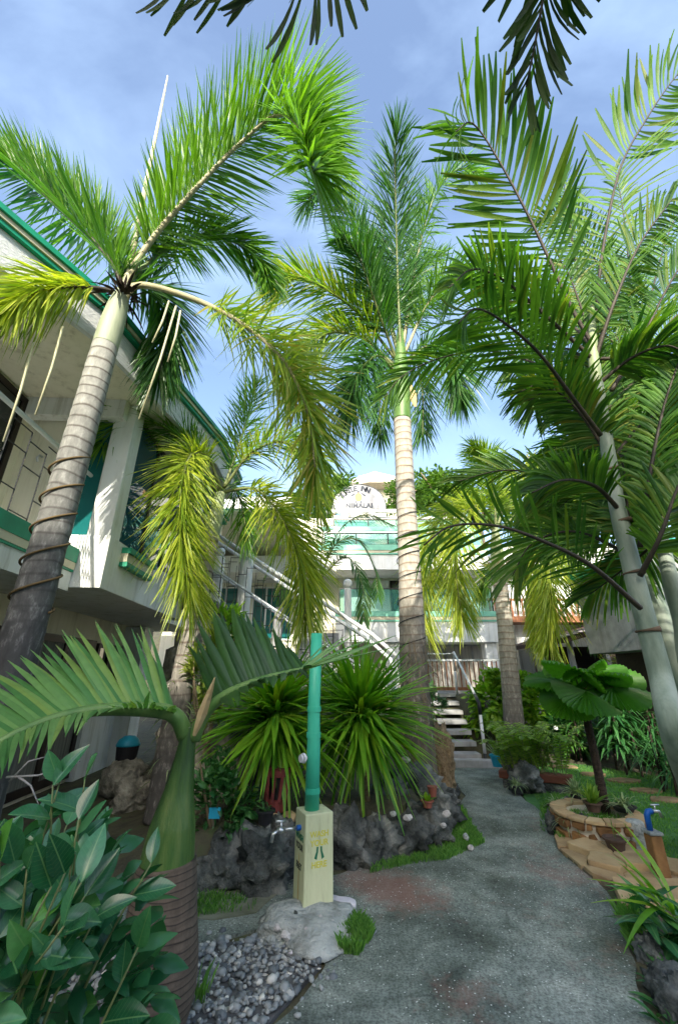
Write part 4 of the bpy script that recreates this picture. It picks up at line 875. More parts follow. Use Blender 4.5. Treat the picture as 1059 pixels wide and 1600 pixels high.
m_.prism([(c.x+a*1.05, c.y-b*0.0+b-0.25*a) for a, b in out], 0.045, 0.085); tag(m_.build('stone_slab', M['lilac'], bevel=0.012), 'pale lilac flat stone lying beside the yellow post foot', 'stone')

# ------------------------------------------------------------------ pebbles
bedp = [(-0.98,3.24),(-0.35,3.30),(-0.14,3.2),(-0.10,3.05),(-0.22,2.85),(-0.34,2.62),(-0.46,2.35),(-0.55,2.0),(-0.6,1.6),(-1.7,1.6),(-1.6,3.2)]
VV = []; FF = []; TT = []; f0 = np.array(ICO1F); k = 0
while k < 3600:
    x, y = rng(-1.7,0.05), rng(1.6,3.4)
    if not inside(x, y, bedp) and rng(0,1) > (.10 if min(seg_d(x,y,bedp[i],bedp[(i+1)%len(bedp)]) for i in range(6)) < .12 else 0): continue
    s = min(.03, max(.006, random.lognormvariate(-4.4,.36))); A = np.array((Matrix.Rotation(rng(0,6.28),3,'Z') @ Matrix.Rotation(rng(-.6,.6),3,'X') @ Matrix.Diagonal((s*rng(1,1.7), s*rng(.8,1.2), s*rng(.5,.85)))))
    v = ICO1*(1+np.random.uniform(-.12,.12,(len(ICO1),1))); v = v @ A.T + np.array([x,y,rng(-0.002,0.022)])
    FF.append(f0+k*len(ICO1)); VV.append(v); TT += [max(0,min(1,random.gauss(0.48,0.24)))]*len(ICO1); k += 1
m_ = MB(); m_.v = [tuple(q) for q in np.concatenate(VV)]; m_.f = [tuple(q) for q in np.concatenate(FF)]; m_.t = TT
tag(m_.build('gravel', M['pebble'], kind='stuff', smooth=True, origin=(0,0,0)), 'bed of grey river pebbles round the bottle palm foot', 'gravel')
sheet('gravel_base', bedp, M['concrete_dk'], 0.003, 0.0)

# ------------------------------------------------------------------ rockery along the path
def rk(px, py, dz, r, label, mat='rock', Yoff=0.0, rough=0.34):
    r = (r[0], r[1], r[2]*.78); p = G(px, py); p.y += r[1]*0.6+Yoff; p.z = dz*.85; return rock('rock', p, r, M[mat], label, 'rock', 'rocks edging the planting bed', rough=rough)
RKS = [((345,1390),.10,(.28,.22,.26),'jagged dark rock at the foot of the small leaved shrub'),((410,1392),.13,(.30,.22,.30),'broad jagged grey rock behind the tap, left of the yellow post'),((440,1372),.18,(.22,.2,.26),'dark upright rock directly behind the chrome tap'),
 ((545,1358),.14,(.26,.2,.32),'large black pitted rock right of the yellow post'),((590,1350),.13,(.22,.18,.27),'black pitted rock above the grass verge'),((635,1338),.12,(.24,.2,.26),'dark rock in the bend of the bed edge'),((500,1352),.16,(.2,.16,.24),'dark rock hidden behind the yellow post'),
 ((672,1322),.14,(.22,.2,.24),'dark rock below the white shell on the bed corner'),((690,1298),.16,(.2,.22,.22),'rock carrying the small terracotta pot'),((702,1275),.12,(.17,.2,.2),'brown grass topped rock beside the path'),((700,1245),.12,(.16,.24,.2),'low rock beneath the palm root mass'),
 ((660,1290),.30,(.32,.3,.30),'tall dark boulder below the big palm'),((610,1300),.30,(.24,.2,.22),'dark boulder beneath the spiky leaves'),((650,1248),.42,(.3,.3,.34),'dark boulder leaning against the palm foot')]
for (px, py), dz, r, lb in RKS: rk(px, py, dz, r, lb)
for (x, y, z, r, mt, lb) in ((-1.45,5.3,.35,(.42,.3,.62),'rock_pale','tall grey weathered rock behind the small leaved shrub'),(-0.95,5.6,.35,(.40,.3,.75),'rock','dark upright rock left of the spiky leaved plants'),(-1.9,6.2,.8,(.45,.4,.95),'rock_pale','tall pale rock beneath the side stairs'),(-1.25,6.4,.9,(.5,.35,.9),'rock','dark rock mass under the side stairs'),(-2.3,6.9,1.5,(.4,.4,.85),'rock_pale','sunlit pale coral rock under the stair landing'),(-1.6,7.3,1.1,(.6,.4,.8),'rock_pale','pale coral rock behind the palm stem under the stairs'),(-0.4,7.3,.6,(.5,.4,.55),'rock','dark rock behind the spiky leaved plants'),(-2.55,6.0,.12,(.24,.2,.22),'rock_pale','pale boulder below the bay corner'),
    (2.62,6.75,.10,(.20,.26,.22),'rock','dark rock by the small spider plant along the path'),(2.72,7.2,.12,(.22,.3,.24),'rock','dark rock under the fern trough'),(G(872,1308).x,G(872,1308).y+.08,.07,(.07,.07,.12),'rock','dark rock left of the beige pot'),(G(915,1312).x,G(915,1312).y+.10,.06,(.13,.08,.13),'rock','dark slanting rock between the beige pot and stone ring'),(G(903,1290).x,G(903,1290).y+.12,.08,(.10,.09,.15),'rock','upright dark rock behind the beige pot')):
    rock('rock', (x,y,z), r, M[mt], lb, 'rock', 'garden rocks', rough=0.32)
for (px, py, z, r, lb, mt) in ((697,1272,.30,(0.042,0.030,0.030),'cream stone lying by the small terracotta pot','shell'),(633,1187,.72,(.05,.04,.03),'white stone among the spiky leaf tips','shell'),(637,1278,.36,(.04,.03,.025),'white shell on the dark boulder','shell'),(614,1272,.33,(0.030,0.024,0.024),'grey stone on the rock below spiky leaves','cement'),(692,1290,.22,(0.030,0.024,0.021),'white shell on the corner rock','shell'),(735,1325,.03,(0.030,0.024,0.024),'pale stone at the grass verge tip by the path','shell'),(728,1308,.06,(0.030,0.030,0.030),'whitish broken stone in the grass verge','cement'),(430,1283,.32,(.07,.06,.06),'rounded ochre stone beneath the latticed clay pot','stone'),(452,1278,.32,(.08,.06,.05),'orange brown stone beside the latticed clay pot','stone')):
    rock('stone', G(px,py,z), r, M[mt], lb, 'stone', sub=2, rough=0.2)

# ------------------------------------------------------------------ crazy paving, stone ring, taps on the right
def clip(poly, p, n):
    out = []
    for i in range(len(poly)):
        a, b = poly[i], poly[(i+1) % len(poly)]; da = (a[0]-p[0])*n[0]+(a[1]-p[1])*n[1]; db = (b[0]-p[0])*n[0]+(b[1]-p[1])*n[1]
        if da <= 0: out.append(a)
        if da*db < 0: t = da/(da-db); out.append((a[0]+(b[0]-a[0])*t, a[1]+(b[1]-a[1])*t))
    return out
def cells(poly, pts, gap):
    res = []
    for i, p in enumerate(pts):
        c_ = list(poly)
        for j, q in enumerate(pts):
            if i == j: continue
            d = math.hypot(q[0]-p[0], q[1]-p[1]); n = ((q[0]-p[0])/d, (q[1]-p[1])/d)
            c_ = clip(c_, ((p[0]+q[0])/2-n[0]*gap/2, (p[1]+q[1])/2-n[1]*gap/2), n)
            if len(c_) < 3: break
        if len(c_) >= 3: res.append(c_)
    return res
def rough_poly(c_, jit=0.006):
    out = []
    for i in range(len(c_)):
        a, b = c_[i], c_[(i+1) % len(c_)]; L = math.hypot(b[0]-a[0], b[1]-a[1])
        if L < 0.012: continue
        k = max(1, int(L/0.07))
        for j in range(k):
            t = (j+(0.12 if j == 0 else 0))/k; out.append((a[0]+(b[0]-a[0])*t+rng(-jit,jit), a[1]+(b[1]-a[1])*t+rng(-jit,jit)))
            if j == k-1: t = 0.90; out.append((a[0]+(b[0]-a[0])*t+rng(-jit,jit)*.5, a[1]+(b[1]-a[1])*t+rng(-jit,jit)*.5))
    return out
pv = gp((866,1312),(880,1300),(930,1306),(965,1318),(1000,1335),(1035,1342),(1075,1360),(1075,1386),(955,1386),(925,1374),(898,1352),(872,1330))
PVB = sheet('paving', pv, M['joint'], 0.020)
xs_ = [p[0] for p in pv]; ys_ = [p[1] for p in pv]
def dome(x, y):
    d = min(seg_d(x, y, pv[i], pv[(i+1) % len(pv)]) for i in range(len(pv))); return 0.05*smooth01(d/0.25)
seeds = []
while len(seeds) < 17:
    q = (rng(min(xs_),max(xs_)), rng(min(ys_),max(ys_)))
    if inside(q[0],q[1],pv) and all(math.hypot(q[0]-s[0],q[1]-s[1]) > 0.22 for s in seeds): seeds.append(q)
    elif rng(0,1) < 0.002: break
def flag(c_, z0, z1, par, mat):
    c_ = rough_poly(c_)
    if len(c_) < 4: return
    cx = sum(p[0] for p in c_)/len(c_); cy = sum(p[1] for p in c_)/len(c_); tl = (rng(-.03,.03), rng(-.03,.03))
    n = len(c_); zt = lambda p: z1 + dome(cx, cy) + tl[0]*(p[0]-cx) + tl[1]*(p[1]-cy)
    top_ = [(cx+(p[0]-cx)*0.975, cy+(p[1]-cy)*0.975, zt(p)) for p in c_]; md = [(p[0],p[1],zt(p)-0.008) for p in c_]; bt = [(p[0],p[1],z0) for p in c_]
    m_ = MB(); m_.add(bt+md+top_, [(i,(i+1)%n,n+(i+1)%n,n+i) for i in range(n)]+[(n+i,n+(i+1)%n,2*n+(i+1)%n,2*n+i) for i in range(n)]+[tuple(range(2*n,3*n))], rng(0,1))
    m_.build('flagstone', mat, par)
for c_ in cells(pv, seeds, 0.009): flag(c_, 0.0, 0.028, PVB, M['stone'])
pv2 = gp((958,1390),(1090,1390),(1110,1425),(975,1432),(968,1415)); PV2 = sheet('stepping_strip', pv2, M['joint'], 0.012)
sd2 = [(p[0]*.5+pv2[0][0]*.5, p[1]) for p in pv2[:2]]; bx = [p[0] for p in pv2]; by = [p[1] for p in pv2]
for c_ in cells(pv2, [(min(bx)+(max(bx)-min(bx))*t, sum(by)/5) for t in (.2,.62)], 0.012): flag(c_, 0.0, 0.026, PV2, M['stone'])
# stepping stones on the lawn
for i, (px, py, sx, lb) in enumerate(((1010,1238,.30,'flat ochre stepping stone on the lawn edge by the strap leaves'),(1040,1252,.3,'pale ochre stepping stone at the far lawn edge'),(880,1200,.35,'long ochre stone along the bed behind the lawn'),(925,1212,.3,'flat brown stone behind the fan palm stem'),(872,1236,.2,'small ochre stone near the spider plant bowl'),(975,1222,.34,'brown flat stone under the drooping shrub'))):
    c = G(px,py); sx *= .72; poly = [(c.x+sx*math.cos(t)*rng(.8,1.1), c.y+sx*.62*math.sin(t)*rng(.8,1.1)) for t in [k*2*math.pi/9 for k in range(9)]]
    m_ = MB(); m_.prism(poly, -0.01, 0.03); tag(m_.build('stepping_stone', M['stone_d'], bevel=0.01), lb, 'stepping stone', 'stones round the lawn')
# ring of brown stones round the fan palm
rc = Vector((2.62,5.02,0)); rr_ = 0.41; rh = 0.205
RG = empty('stone_ring', rc, 'low planter ring of brown stones in pale mortar round the fan palm', 'planter')
m_ = MB(); m_.lathe(rc, [(rr_-.02,-.02),(rr_-.02,rh-.03),(rr_-.05,rh-.01),(rr_-.14,rh-.005),(rr_-.15,rh-.06),(0.001,rh-.06)], 40); m_.build('mortar_core', M['mortar'], RG, smooth=False)
Lc = 2*math.pi*rr_
sd = [(-0.35+0.235*k*1.0+rng(-.03,.03), rh*(0.30 if k % 2 else 0.80)+rng(-.02,.02)) for k in range(int(Lc/0.235)+2)] + [(-0.35+0.235*k+rng(-.03,.03), rh*(0.78 if k % 2 else 0.24)+rng(-.02,.02)) for k in range(int(Lc/0.235)+2)]
for c_ in cells([(-.3,0.01),(Lc-.32,0.01),(Lc-.32,rh-.02),(-.3,rh-.02)], sd, 0.032):
    c_ = rough_poly(c_, 0.004)
    if len(c_) < 4: continue
    cx = sum(p[0] for p in c_)/len(c_); cy = sum(p[1] for p in c_)/len(c_); n = len(c_)
    def mapc(u, z, out): th = -math.pi/2 + u/rr_; return (rc.x+(rr_+out)*math.cos(th), rc.y+(rr_+out)*math.sin(th), z)
    b1 = [mapc(p[0],p[1],-.03) for p in c_]; b2 = [mapc(p[0],p[1],.0) for p in c_]; b3 = [mapc(cx+(p[0]-cx)*.8, cy+(p[1]-cy)*.8, .022) for p in c_]
    m_ = MB(); m_.add(b1+b2+b3, [(i,(i+1)%n,n+(i+1)%n,n+i) for i in range(n)]+[(n+i,n+(i+1)%n,2*n+(i+1)%n,2*n+i) for i in range(n)]+[tuple(range(2*n,3*n))]); m_.build('stone', M['stone_w'], RG)
for k in range(15):
    th = -1.9+k*0.42; m_ = MB(); poly = [(rc.x+q*math.cos(t), rc.y+q*math.sin(t)) for q, t in ((rr_-.13,th),(rr_+.012,th),(rr_+.018,th+.2),(rr_+.012,th+.39),(rr_-.13,th+.39))]
    m_.prism(poly, rh-.012, rh+.022+rng(-.006,.006)); m_.build('cap_stone', M['stone'], RG, bevel=0.008)
# tap block right, with blue pipe
c = G(1044,1384)
TB = empty('garden_tap', (c.x,c.y,0), 'brown stone block with blue pipe and chrome tap beside the paving', 'tap')
m_ = MB(); m_.box(c.x-.045,c.x+.045,c.y,c.y+.10,0,.31); m_.build('block', M['stone_w'], TB, bevel=0.01); m_ = MB(); m_.box(c.x-.055,c.x+.055,c.y-.01,c.y+.11,.311,.335); m_.build('block_cap', M['cement'], TB, bevel=0.008)
q = Vector((c.x-.01,c.y+.05,.335)); m_ = MB(); m_.tube([q, q+Vector((0,0,.10)), q+Vector((.015,0,.125)), q+Vector((.05,0,.13))], .022, 12); m_.build('blue_pipe', M['blue'], TB, smooth=True)
m_ = MB(); m_.tube([q+Vector((.05,0,.13)), q+Vector((.10,-.01,.13)), q+Vector((.115,-.01,.09))], .012, 10); m_.tube([q+Vector((.08,0,.13)), q+Vector((.08,0,.17))], .006, 8); m_.tube([q+Vector((.05,0,.172)), q+Vector((.12,0,.172))], .007, 8); m_.build('tap', M['steel'], TB, smooth=True)
c = G(1013,1338); m_ = MB(); m_.lathe((c.x,c.y+.1,0), [(.085,0),(.08,.2),(.075,.23),(.06,.24)], 9); tag(m_.build('stub_post', M['cement'], smooth=False), 'short pale weathered stub between the stone ring and blue tap', 'post')

# ------------------------------------------------------------------ palms
def PP(l): return [P(*q) for q in l]
# A: tall foxtail palm by the balcony
A = empty('foxtail_palm', (-2.2,3.0,0), 'tall foxtail palm with rope wound stem beside the left balcony', 'palm')
trunk(A, [(-2.24,3.0,-.1),(-2.23,3.0,1.5),(-2.21,3.0,3.0),(-2.2,3.0,4.4)], [.165,.135,.118,.108], M['bark_fox'], 0.04, 0.105, n=140)
trunk(A, [(-2.2,3.0,4.38),(-2.19,3.0,4.7),(-2.17,3.0,5.05),(-2.14,3.0,5.16)], [.109,.108,.092,.05], M['shaft_a'], 0, 1, 'crownshaft')
cr_ = P(192,440,3.0)
m_ = MB(); m_.tube(PP([(193,470,3.0),(201,425,3.0),(262,118,2.85)]), [.05,.034,.010], 8); m_.build('spear_leaf', M['spear'], A, smooth=True)
frond(A, PP([(191,475,3.0),(185,430,3.0),(150,380,2.95),(85,320,2.85),(10,255,2.7),(-60,235,2.5)]), .56, 330, M['fox'], W=.024, tr=(.15,1), rmat=M['rachis_dk'], r0=.03, start=.12, bias=.45, droop=.12)
frond(A, PP([(191,475,3.0),(205,425,3.0),(240,370,2.95),(300,300,2.85),(370,228,2.75),(430,180,2.6),(468,200,2.4),(490,270,2.25)]), .66, 420, M['fox'], W=.026, tr=(.35,1), rmat=M['rachis_p'], r0=.034, start=.16, droop=.1, taper_tip=.8, a0=55, bias=.5)
frond(A, PP([(191,475,3.0),(215,445,3.0),(290,462,2.95),(370,500,2.85),(440,560,2.7),(480,640,2.6),(492,730,2.55)]), .46, 210, M['fox_m'], W=.019, tr=(.1,1), rmat=M['rachis_p'], r0=.034, start=.34, droop=.15, wild=.5)
frond(A, PP([(191,475,3.0),(175,455,3.0),(120,448,2.8),(60,455,2.6),(10,480,2.45)]), .34, 150, M['fox_y'], W=.02, tr=(0,.8), rmat=M['rachis_dk'], r0=.026, start=.3, droop=.5, bias=-.2)
frond(A, PP([(191,475,3.0),(205,445,3.05),(250,455,3.4),(262,510,3.7),(248,590,3.9)]), .45, 200, M['fox_d'], W=.026, rmat=M['rachis_dk'], r0=.026, start=.15, droop=.3)
frond(A, PP([(191,475,3.0),(210,430,3.05),(270,385,3.3),(340,370,3.5),(400,400,3.6),(420,440,3.6)]), .42, 220, M['fox'], W=.024, tr=(0,.7), r0=.026, start=.25, droop=.3)
for l in ([(98,510,2.7),(55,648,2.72)],[(52,535,2.65),(5,690,2.68)],[(275,478,2.9),(217,655,2.95)],[(264,470,2.95),(238,535,2.98)],[(282,485,2.85),(262,565,2.9)]):
    a_, b_ = PP(l); m_ = MB(); m_.tube([a_, a_.lerp(b_,.5)+Vector((.015,0,0)), b_], [.009,.010,.007], 6); m_.build('dry_strip', M['spear'], A, smooth=True)
m_ = MB()
for k in range(60):
    th = rng(0,6.28); b0 = P(192,462,3.0)+Vector((.07*math.cos(th),.07*math.sin(th),rng(-.05,.06))); m_.blade(b0, Vector((math.cos(th)*.5,math.sin(th)*.5,rng(-.4,1))), Vector((-math.sin(th),math.cos(th),0)), rng(.1,.28), .03, .3, .1, 3, .3, .5)
m_.build('crown_fibre', M['bark_dk'], A, kind='stuff')
# rope round its stem
pts = []
for i in range(260):
    t = i/259; z = 1.9+t*1.35; th = t*2*math.pi*5.3; r = .132-.018*t+.012
    pts.append((-2.225+r*math.cos(th), 3.0+r*math.sin(th), z+.03*math.sin(th+.7)))
m_ = MB(); m_.tube(pts, .009, 6); tag(m_.build('rope', M['rope'], smooth=True), 'thin brown rope wound in loops round the tall palm stem', 'rope')
# B: smaller foxtail palm in front of the bay
B = empty('foxtail_palm', (-1.85,5.2,.2), 'small foxtail palm with yellow green plumes in front of the bay windows', 'palm')
bt = P(345,770,5.2)
trunk(B, [(-1.86,5.16,.1),(-1.84,5.18,1.2),P(305,960,5.2),P(330,840,5.2)], [.17,.14,.115,.10], M['bark_b'], 0.06, 0.14, n=120)
trunk(B, [P(329,845,5.2),P(338,800,5.2),bt], [.10,.105,.06], M['shaft_p'], 0, 1, 'crownshaft')
for l, mt, L, n, dr, kw in (([(342,768,5.2),(300,700,5.0),(240,660,4.8),(190,660,4.6),(155,700,4.5)],'fox',.42,220,.3,{}),
    ([(345,765,5.2),(325,715,4.9),(295,715,4.5),(282,790,4.3),(288,880,4.25),(298,940,4.25)],'fox_y',.42,300,.35,dict(tr=(.05,.75),taper_tip=.7)),
    ([(350,762,5.2),(372,700,5.3),(390,640,5.3),(400,600,5.2)],'fox',.40,160,.15,{}),
    ([(352,768,5.2),(400,765,5.0),(440,810,4.8),(470,880,4.7),(478,970,4.7)],'fox_y',.42,300,.4,dict(tr=(.0,.8))),
    ([(350,762,5.2),(390,710,5.0),(440,690,4.7),(480,720,4.5),(495,790,4.4)],'fox_m',.40,240,.35,{}),
    ([(345,770,5.2),(320,760,5.6),(300,800,5.9),(295,860,6.0)],'fox_d',.38,140,.4,{}),
    ([(348,770,5.2),(365,760,5.6),(380,800,5.9),(385,850,6.0)],'fox',.32,110,.4,{})):
    frond(B, PP(l), L*1.05, int(n*.85), M[mt], W=.019, droop=dr*.7, r0=.022, start=.16, wild=.4, **kw)
m_ = MB()
for i in range(70):
    z = rng(.3,1.6); th = rng(0,6.28); c_ = Vector((-1.85+.16*math.cos(th), 5.17+.16*math.sin(th), z)); m_.blade(c_, Vector((math.cos(th),math.sin(th),rng(-.6,.8))), Vector((-math.sin(th),math.cos(th),.3)), rng(.1,.28), .016, .6, .1, 4, 0, rng(0,1))
m_.build('clinging_roots', M['spider'], B, kind='stuff')
# C: central foxtail palm
CX = P(640,900,6.0).x
C = empty('foxtail_palm', (P(652,1170,6.0).x,6.0,.45), 'tallest straight foxtail palm with pale ringed stem between path and hotel', 'palm')
trunk(C, [P(655,1185,6.0)+Vector((0,0,-.15)),P(647,1060,6.0),P(640,900,6.0),P(633,760,6.0),P(628,655,6.0)], [.215,.19,.165,.15,.15], M['bark_c'], 0.03, 0.19, n=160)
trunk(C, [P(628,657,6.0),P(627,620,6.0),P(626,580,6.0),P(625,540,6.0),P(625,510,6.0)], [.155,.16,.14,.10,.05], M['shaft'], 0, 1, 'crownshaft')
m_ = MB(); q0 = P(642,640,5.88); m_.blade(P(640,600,5.95), Vector((.12,-.05,-1)), Vector((1,.2,0)), .5, .16, 0, .3, 5, .4, .5); m_.build('dry_sheath', M['dry'], C)
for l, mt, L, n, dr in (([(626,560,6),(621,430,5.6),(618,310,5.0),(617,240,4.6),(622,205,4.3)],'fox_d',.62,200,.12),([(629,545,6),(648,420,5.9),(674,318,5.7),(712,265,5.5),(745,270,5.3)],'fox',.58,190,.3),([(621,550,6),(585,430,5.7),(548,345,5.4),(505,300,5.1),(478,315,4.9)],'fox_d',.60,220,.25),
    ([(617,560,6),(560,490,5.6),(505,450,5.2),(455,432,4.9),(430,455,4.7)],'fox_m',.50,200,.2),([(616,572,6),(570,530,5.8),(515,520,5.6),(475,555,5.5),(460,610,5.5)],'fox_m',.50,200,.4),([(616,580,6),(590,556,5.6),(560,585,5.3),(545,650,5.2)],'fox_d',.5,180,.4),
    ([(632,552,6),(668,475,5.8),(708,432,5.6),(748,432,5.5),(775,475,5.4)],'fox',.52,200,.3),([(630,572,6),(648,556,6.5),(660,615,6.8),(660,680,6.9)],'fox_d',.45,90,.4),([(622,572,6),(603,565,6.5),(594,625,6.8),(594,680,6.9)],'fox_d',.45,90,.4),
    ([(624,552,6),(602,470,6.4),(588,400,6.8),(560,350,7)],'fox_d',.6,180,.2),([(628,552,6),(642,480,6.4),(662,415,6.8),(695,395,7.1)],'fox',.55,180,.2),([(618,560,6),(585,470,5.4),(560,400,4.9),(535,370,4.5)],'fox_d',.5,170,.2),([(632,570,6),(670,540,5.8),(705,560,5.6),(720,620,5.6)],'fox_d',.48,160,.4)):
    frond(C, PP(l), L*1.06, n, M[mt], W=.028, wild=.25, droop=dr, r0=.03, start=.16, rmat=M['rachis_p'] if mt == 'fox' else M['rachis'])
# fibrous root mass at its foot
rock('root_mass', P(690,1185,6.6)+Vector((-.12,-.35,.0)), (.20,.22,.42), M['fibre'], 'brown fibrous root mass at the foot of the tallest palm', 'roots', rough=.3)
m_ = MB()
for i in range(260):
    th = rng(-2.8,.6); z = rng(.45,2.0); b0 = Vector((P(652,1150,6).x,6.0,0)); c_ = b0+Vector((.21*math.cos(th),.21*math.sin(th),z))
    m_.blade(c_, Vector((math.cos(th)*.5,math.sin(th)*.5,rng(-1,.5))), Vector((-math.sin(th),math.cos(th),0)), rng(.1,.35), .012, .5, .2, 4, 0, rng(0,1))
m_.build('hanging_roots', M['twig'], C, kind='stuff')
# strings wound round its stem
pts = []
for i in range(240):
    t = i/239; z = 1.7+t*2.2; th = t*2*math.pi*7; q = P(647,1060,6.0).lerp(P(633,760,6.0), max(0,min(1,(z-1.5)/3.0))); pts.append((q.x+.19*math.cos(th)*(1-.1*t), 6.0+.19*math.sin(th)*(1-.1*t), z))
m_ = MB(); m_.tube(pts, .006, 5); tag(m_.build('wire', M['iron'], smooth=True), 'dark wire spiralling round the tallest pale palm stem', 'wire')

# D: broad-leaved clustering palm on the right, two grey green stems
DK = [unit_blade('leaflet', M['dk_o'], .066, d, .28, .35, .55, 5, .3, c_) for d, c_ in ((.18,.03),(.30,-.04),(.42,.05),(.24,.0),(.12,.08),(.36,-.07))]
D = empty('clustering_palm', G(1090,1260), 'grey green stemmed palm with broad dark leaflets right of the path', 'palm')
trunk(D, [G(1100,1300)+Vector((.05,0,-.1)),P(1062,1180,3.0),P(1030,1050,3.0),P(1003,950,3.0),P(983,870,3.0),P(962,780,3.0),P(940,640,3.0),P(930,570,3.0)], [.092,.084,.078,.074,.070,.062,.052,.04], M['stem_g'], 0, 1, n=120)
for (px, py, r) in ((1012,985,.078),(1042,1100,.082),(990,895,.073),(972,815,.068),(955,735,.060)):
    q = P(px,py,3.0); m_ = MB(); m_.tube([q+Vector((0,0,-.012)), q+Vector((0,0,0)), q+Vector((-.003,0,.014))], [r,r*1.035,r*1.0], 20); m_.build('ring_scar', M['scar'], D, smooth=True)
trunk(D, [P(932,600,3.0),P(926,545,3.0),P(925,480,3.0)], [.048,.042,.02], M['shaft_p'], 0, 1, 'crownshaft')
DF = [([(926,540,3.0),(890,475,2.9),(832,350,2.7),(776,245,2.5),(738,192,2.35),(712,205,2.2)],.74,48,.25,True),
 ([(930,520,3.1),(940,400,3.0),(968,265,2.9),(1010,185,2.8),(1059,115,2.7),(1105,80,2.6)],.78,44,.35,True),
 ([(938,680,2.9),(902,632,2.75),(842,552,2.5),(782,500,2.3),(742,482,2.15),(716,505,2.1)],.54,36,.15,True),
 ([(1000,950,2.9),(925,885,2.7),(852,847,2.5),(778,822,2.4),(705,822,2.35),(662,852,2.35)],.44,22,.1,True),
 ([(940,660,3.2),(860,580,3.6),(765,548,4.0),(685,560,4.2),(628,588,4.3),(600,622,4.3)],.55,70,.1,False),
 ([(985,860,3.0),(940,785,3.3),(862,745,3.6),(785,735,3.8),(715,752,3.9)],.48,64,.8,False),
 ([(1000,855,2.9),(1015,745,2.8),(1040,625,2.7),(1080,515,2.6)],.40,50,.3,False),
 ([(955,610,3.0),(1000,535,2.9),(1042,450,2.8),(1085,380,2.7)],.40,50,.3,False),
 ([(950,640,3.1),(1000,590,3.2),(1059,580,3.3),(1110,610,3.3)],.42,50,.2,False),
 ([(940,600,3.2),(890,545,3.6),(850,570,4.0),(835,640,4.2)],.5,60,.2,False),
 ([(950,600,3.3),(1000,620,3.7),(1030,700,3.9),(1045,800,4.0)],.5,60,.2,False),
 ([(975,820,3.1),(1010,770,3.4),(1050,780,3.7),(1090,830,3.8)],.45,50,.2,False),
 ([(960,720,3.1),(920,690,3.4),(880,720,3.8),(850,800,4.0)],.48,60,.2,False),
 ([(925,540,3.0),(880,500,3.3),(800,470,3.6),(740,500,3.8)],.5,60,.3,False),
 ([(928,530,3.1),(905,440,3.4),(890,350,3.6),(880,280,3.7)],.5,60,.3,False),
 ([(1000,900,2.9),(1030,840,2.7),(1060,760,2.6),(1095,700,2.6)],.42,56,.2,False),
 ([(930,560,3.0),(960,470,2.8),(1000,380,2.7),(1050,310,2.6)],.48,56,.3,False),
 ([(935,600,3.0),(985,560,2.8),(1040,540,2.6),(1090,560,2.5)],.44,56,.2,False),
 ([(925,560,3.0),(860,500,2.8),(790,440,2.6),(740,420,2.45),(700,450,2.35)],.44,60,.2,False),
 ([(990,880,3.0),(950,850,3.3),(890,830,3.6),(830,850,3.8),(800,900,3.9)],.48,60,.3,False),
 ([(970,800,3.0),(930,760,2.8),(880,750,2.6),(830,770,2.5)],.40,56,.4,False)]
for l, L, n, lf, ind in DF:
    L = L*(1 if ind else 1.1)
    if ind: frond(D, PP(l), L, n, None, 'flat', lift=lf, rmat=M['rachis_dk'], r0=.018, start=.18, meshes=DK[:], a0=62, a1=25, taper_tip=.6, face=.75)
    else: frond(D, PP(l), L, n, M['dk'], 'flat', W=.032, lift=lf, droop=.3, rmat=M['rachis_dk'], r0=.018, start=.16, tip=.3, a0=62, a1=25, fold=.3, tr=(0,.9), face=.55)
for k in range(17):
    q0 = random.choice([(930,560,3.05),(955,720,3.05),(985,860,3.0)]); th = rng(-2.6,.5) if k % 3 else rng(-3.3,-1.2); ln = rng(130,210)
    ex, ey = math.cos(th), math.sin(th); dY = rng(-.5,1.0)
    l = [q0, (q0[0]+ex*ln*.4, q0[1]+ey*ln*.4-25, q0[2]+dY*.4), (q0[0]+ex*ln*.8, q0[1]+ey*ln*.8-20, q0[2]+dY*.8), (q0[0]+ex*ln*1.15, q0[1]+ey*ln*1.05+25, q0[2]+dY)]
    if l[-1][0] < 800: continue
    frond(D, PP(l), rng(.40,.5), 56, M['dk'], 'flat', W=.030, lift=rng(.1,.4), droop=.3, rmat=M['rachis_dk'], r0=.016, start=.14, tip=.3, a0=62, a1=25, fold=.3, tr=(0,1), face=.4)
D2 = empty('clustering_palm', (P(1060,1000,3.4).x+.1,3.4,0), 'second slimmer grey stem of broad leaved palm at the annex wall', 'palm')
trunk(D2, [(P(1075,1000,3.4).x+.12,3.4,-.1),P(1090,1080,3.4),P(1066,970,3.4),P(1046,900,3.4),P(1030,820,3.4)], [.085,.08,.075,.065,.045], M['stem_g'], 0, 1, n=80)
for l, lf in (([(1032,830,3.4),(1000,760,3.6),(950,700,3.9),(890,680,4.2),(850,720,4.4)],.3),([(1032,830,3.4),(1040,740,3.5),(1060,650,3.6),(1090,600,3.6)],.3),([(1032,830,3.4),(1000,800,3.7),(950,800,4.1),(900,850,4.4)],.2),([(1034,830,3.4),(1020,700,3.8),(1000,600,4.2),(960,520,4.4)],.4),([(1034,830,3.4),(1010,860,3.8),(960,900,4.2),(920,930,4.4)],.2)):
    frond(D2, PP(l), .5, 60, M['dk'], 'flat', W=.030, lift=lf, droop=.3, rmat=M['rachis_dk'], r0=.018, start=.16, tip=.3, fold=.3, tr=(0,.95), face=.5)
E3 = empty('clustering_palm', (3.75,4.7,0), 'taller broad leaved palm standing behind the grey stemmed palm', 'palm')
trunk(E3, [(3.8,4.7,-.1),P(1015,900,4.7),P(1005,700,4.7),P(995,560,4.7)], [.10,.09,.075,.05], M['stem_g'], 0, 1)
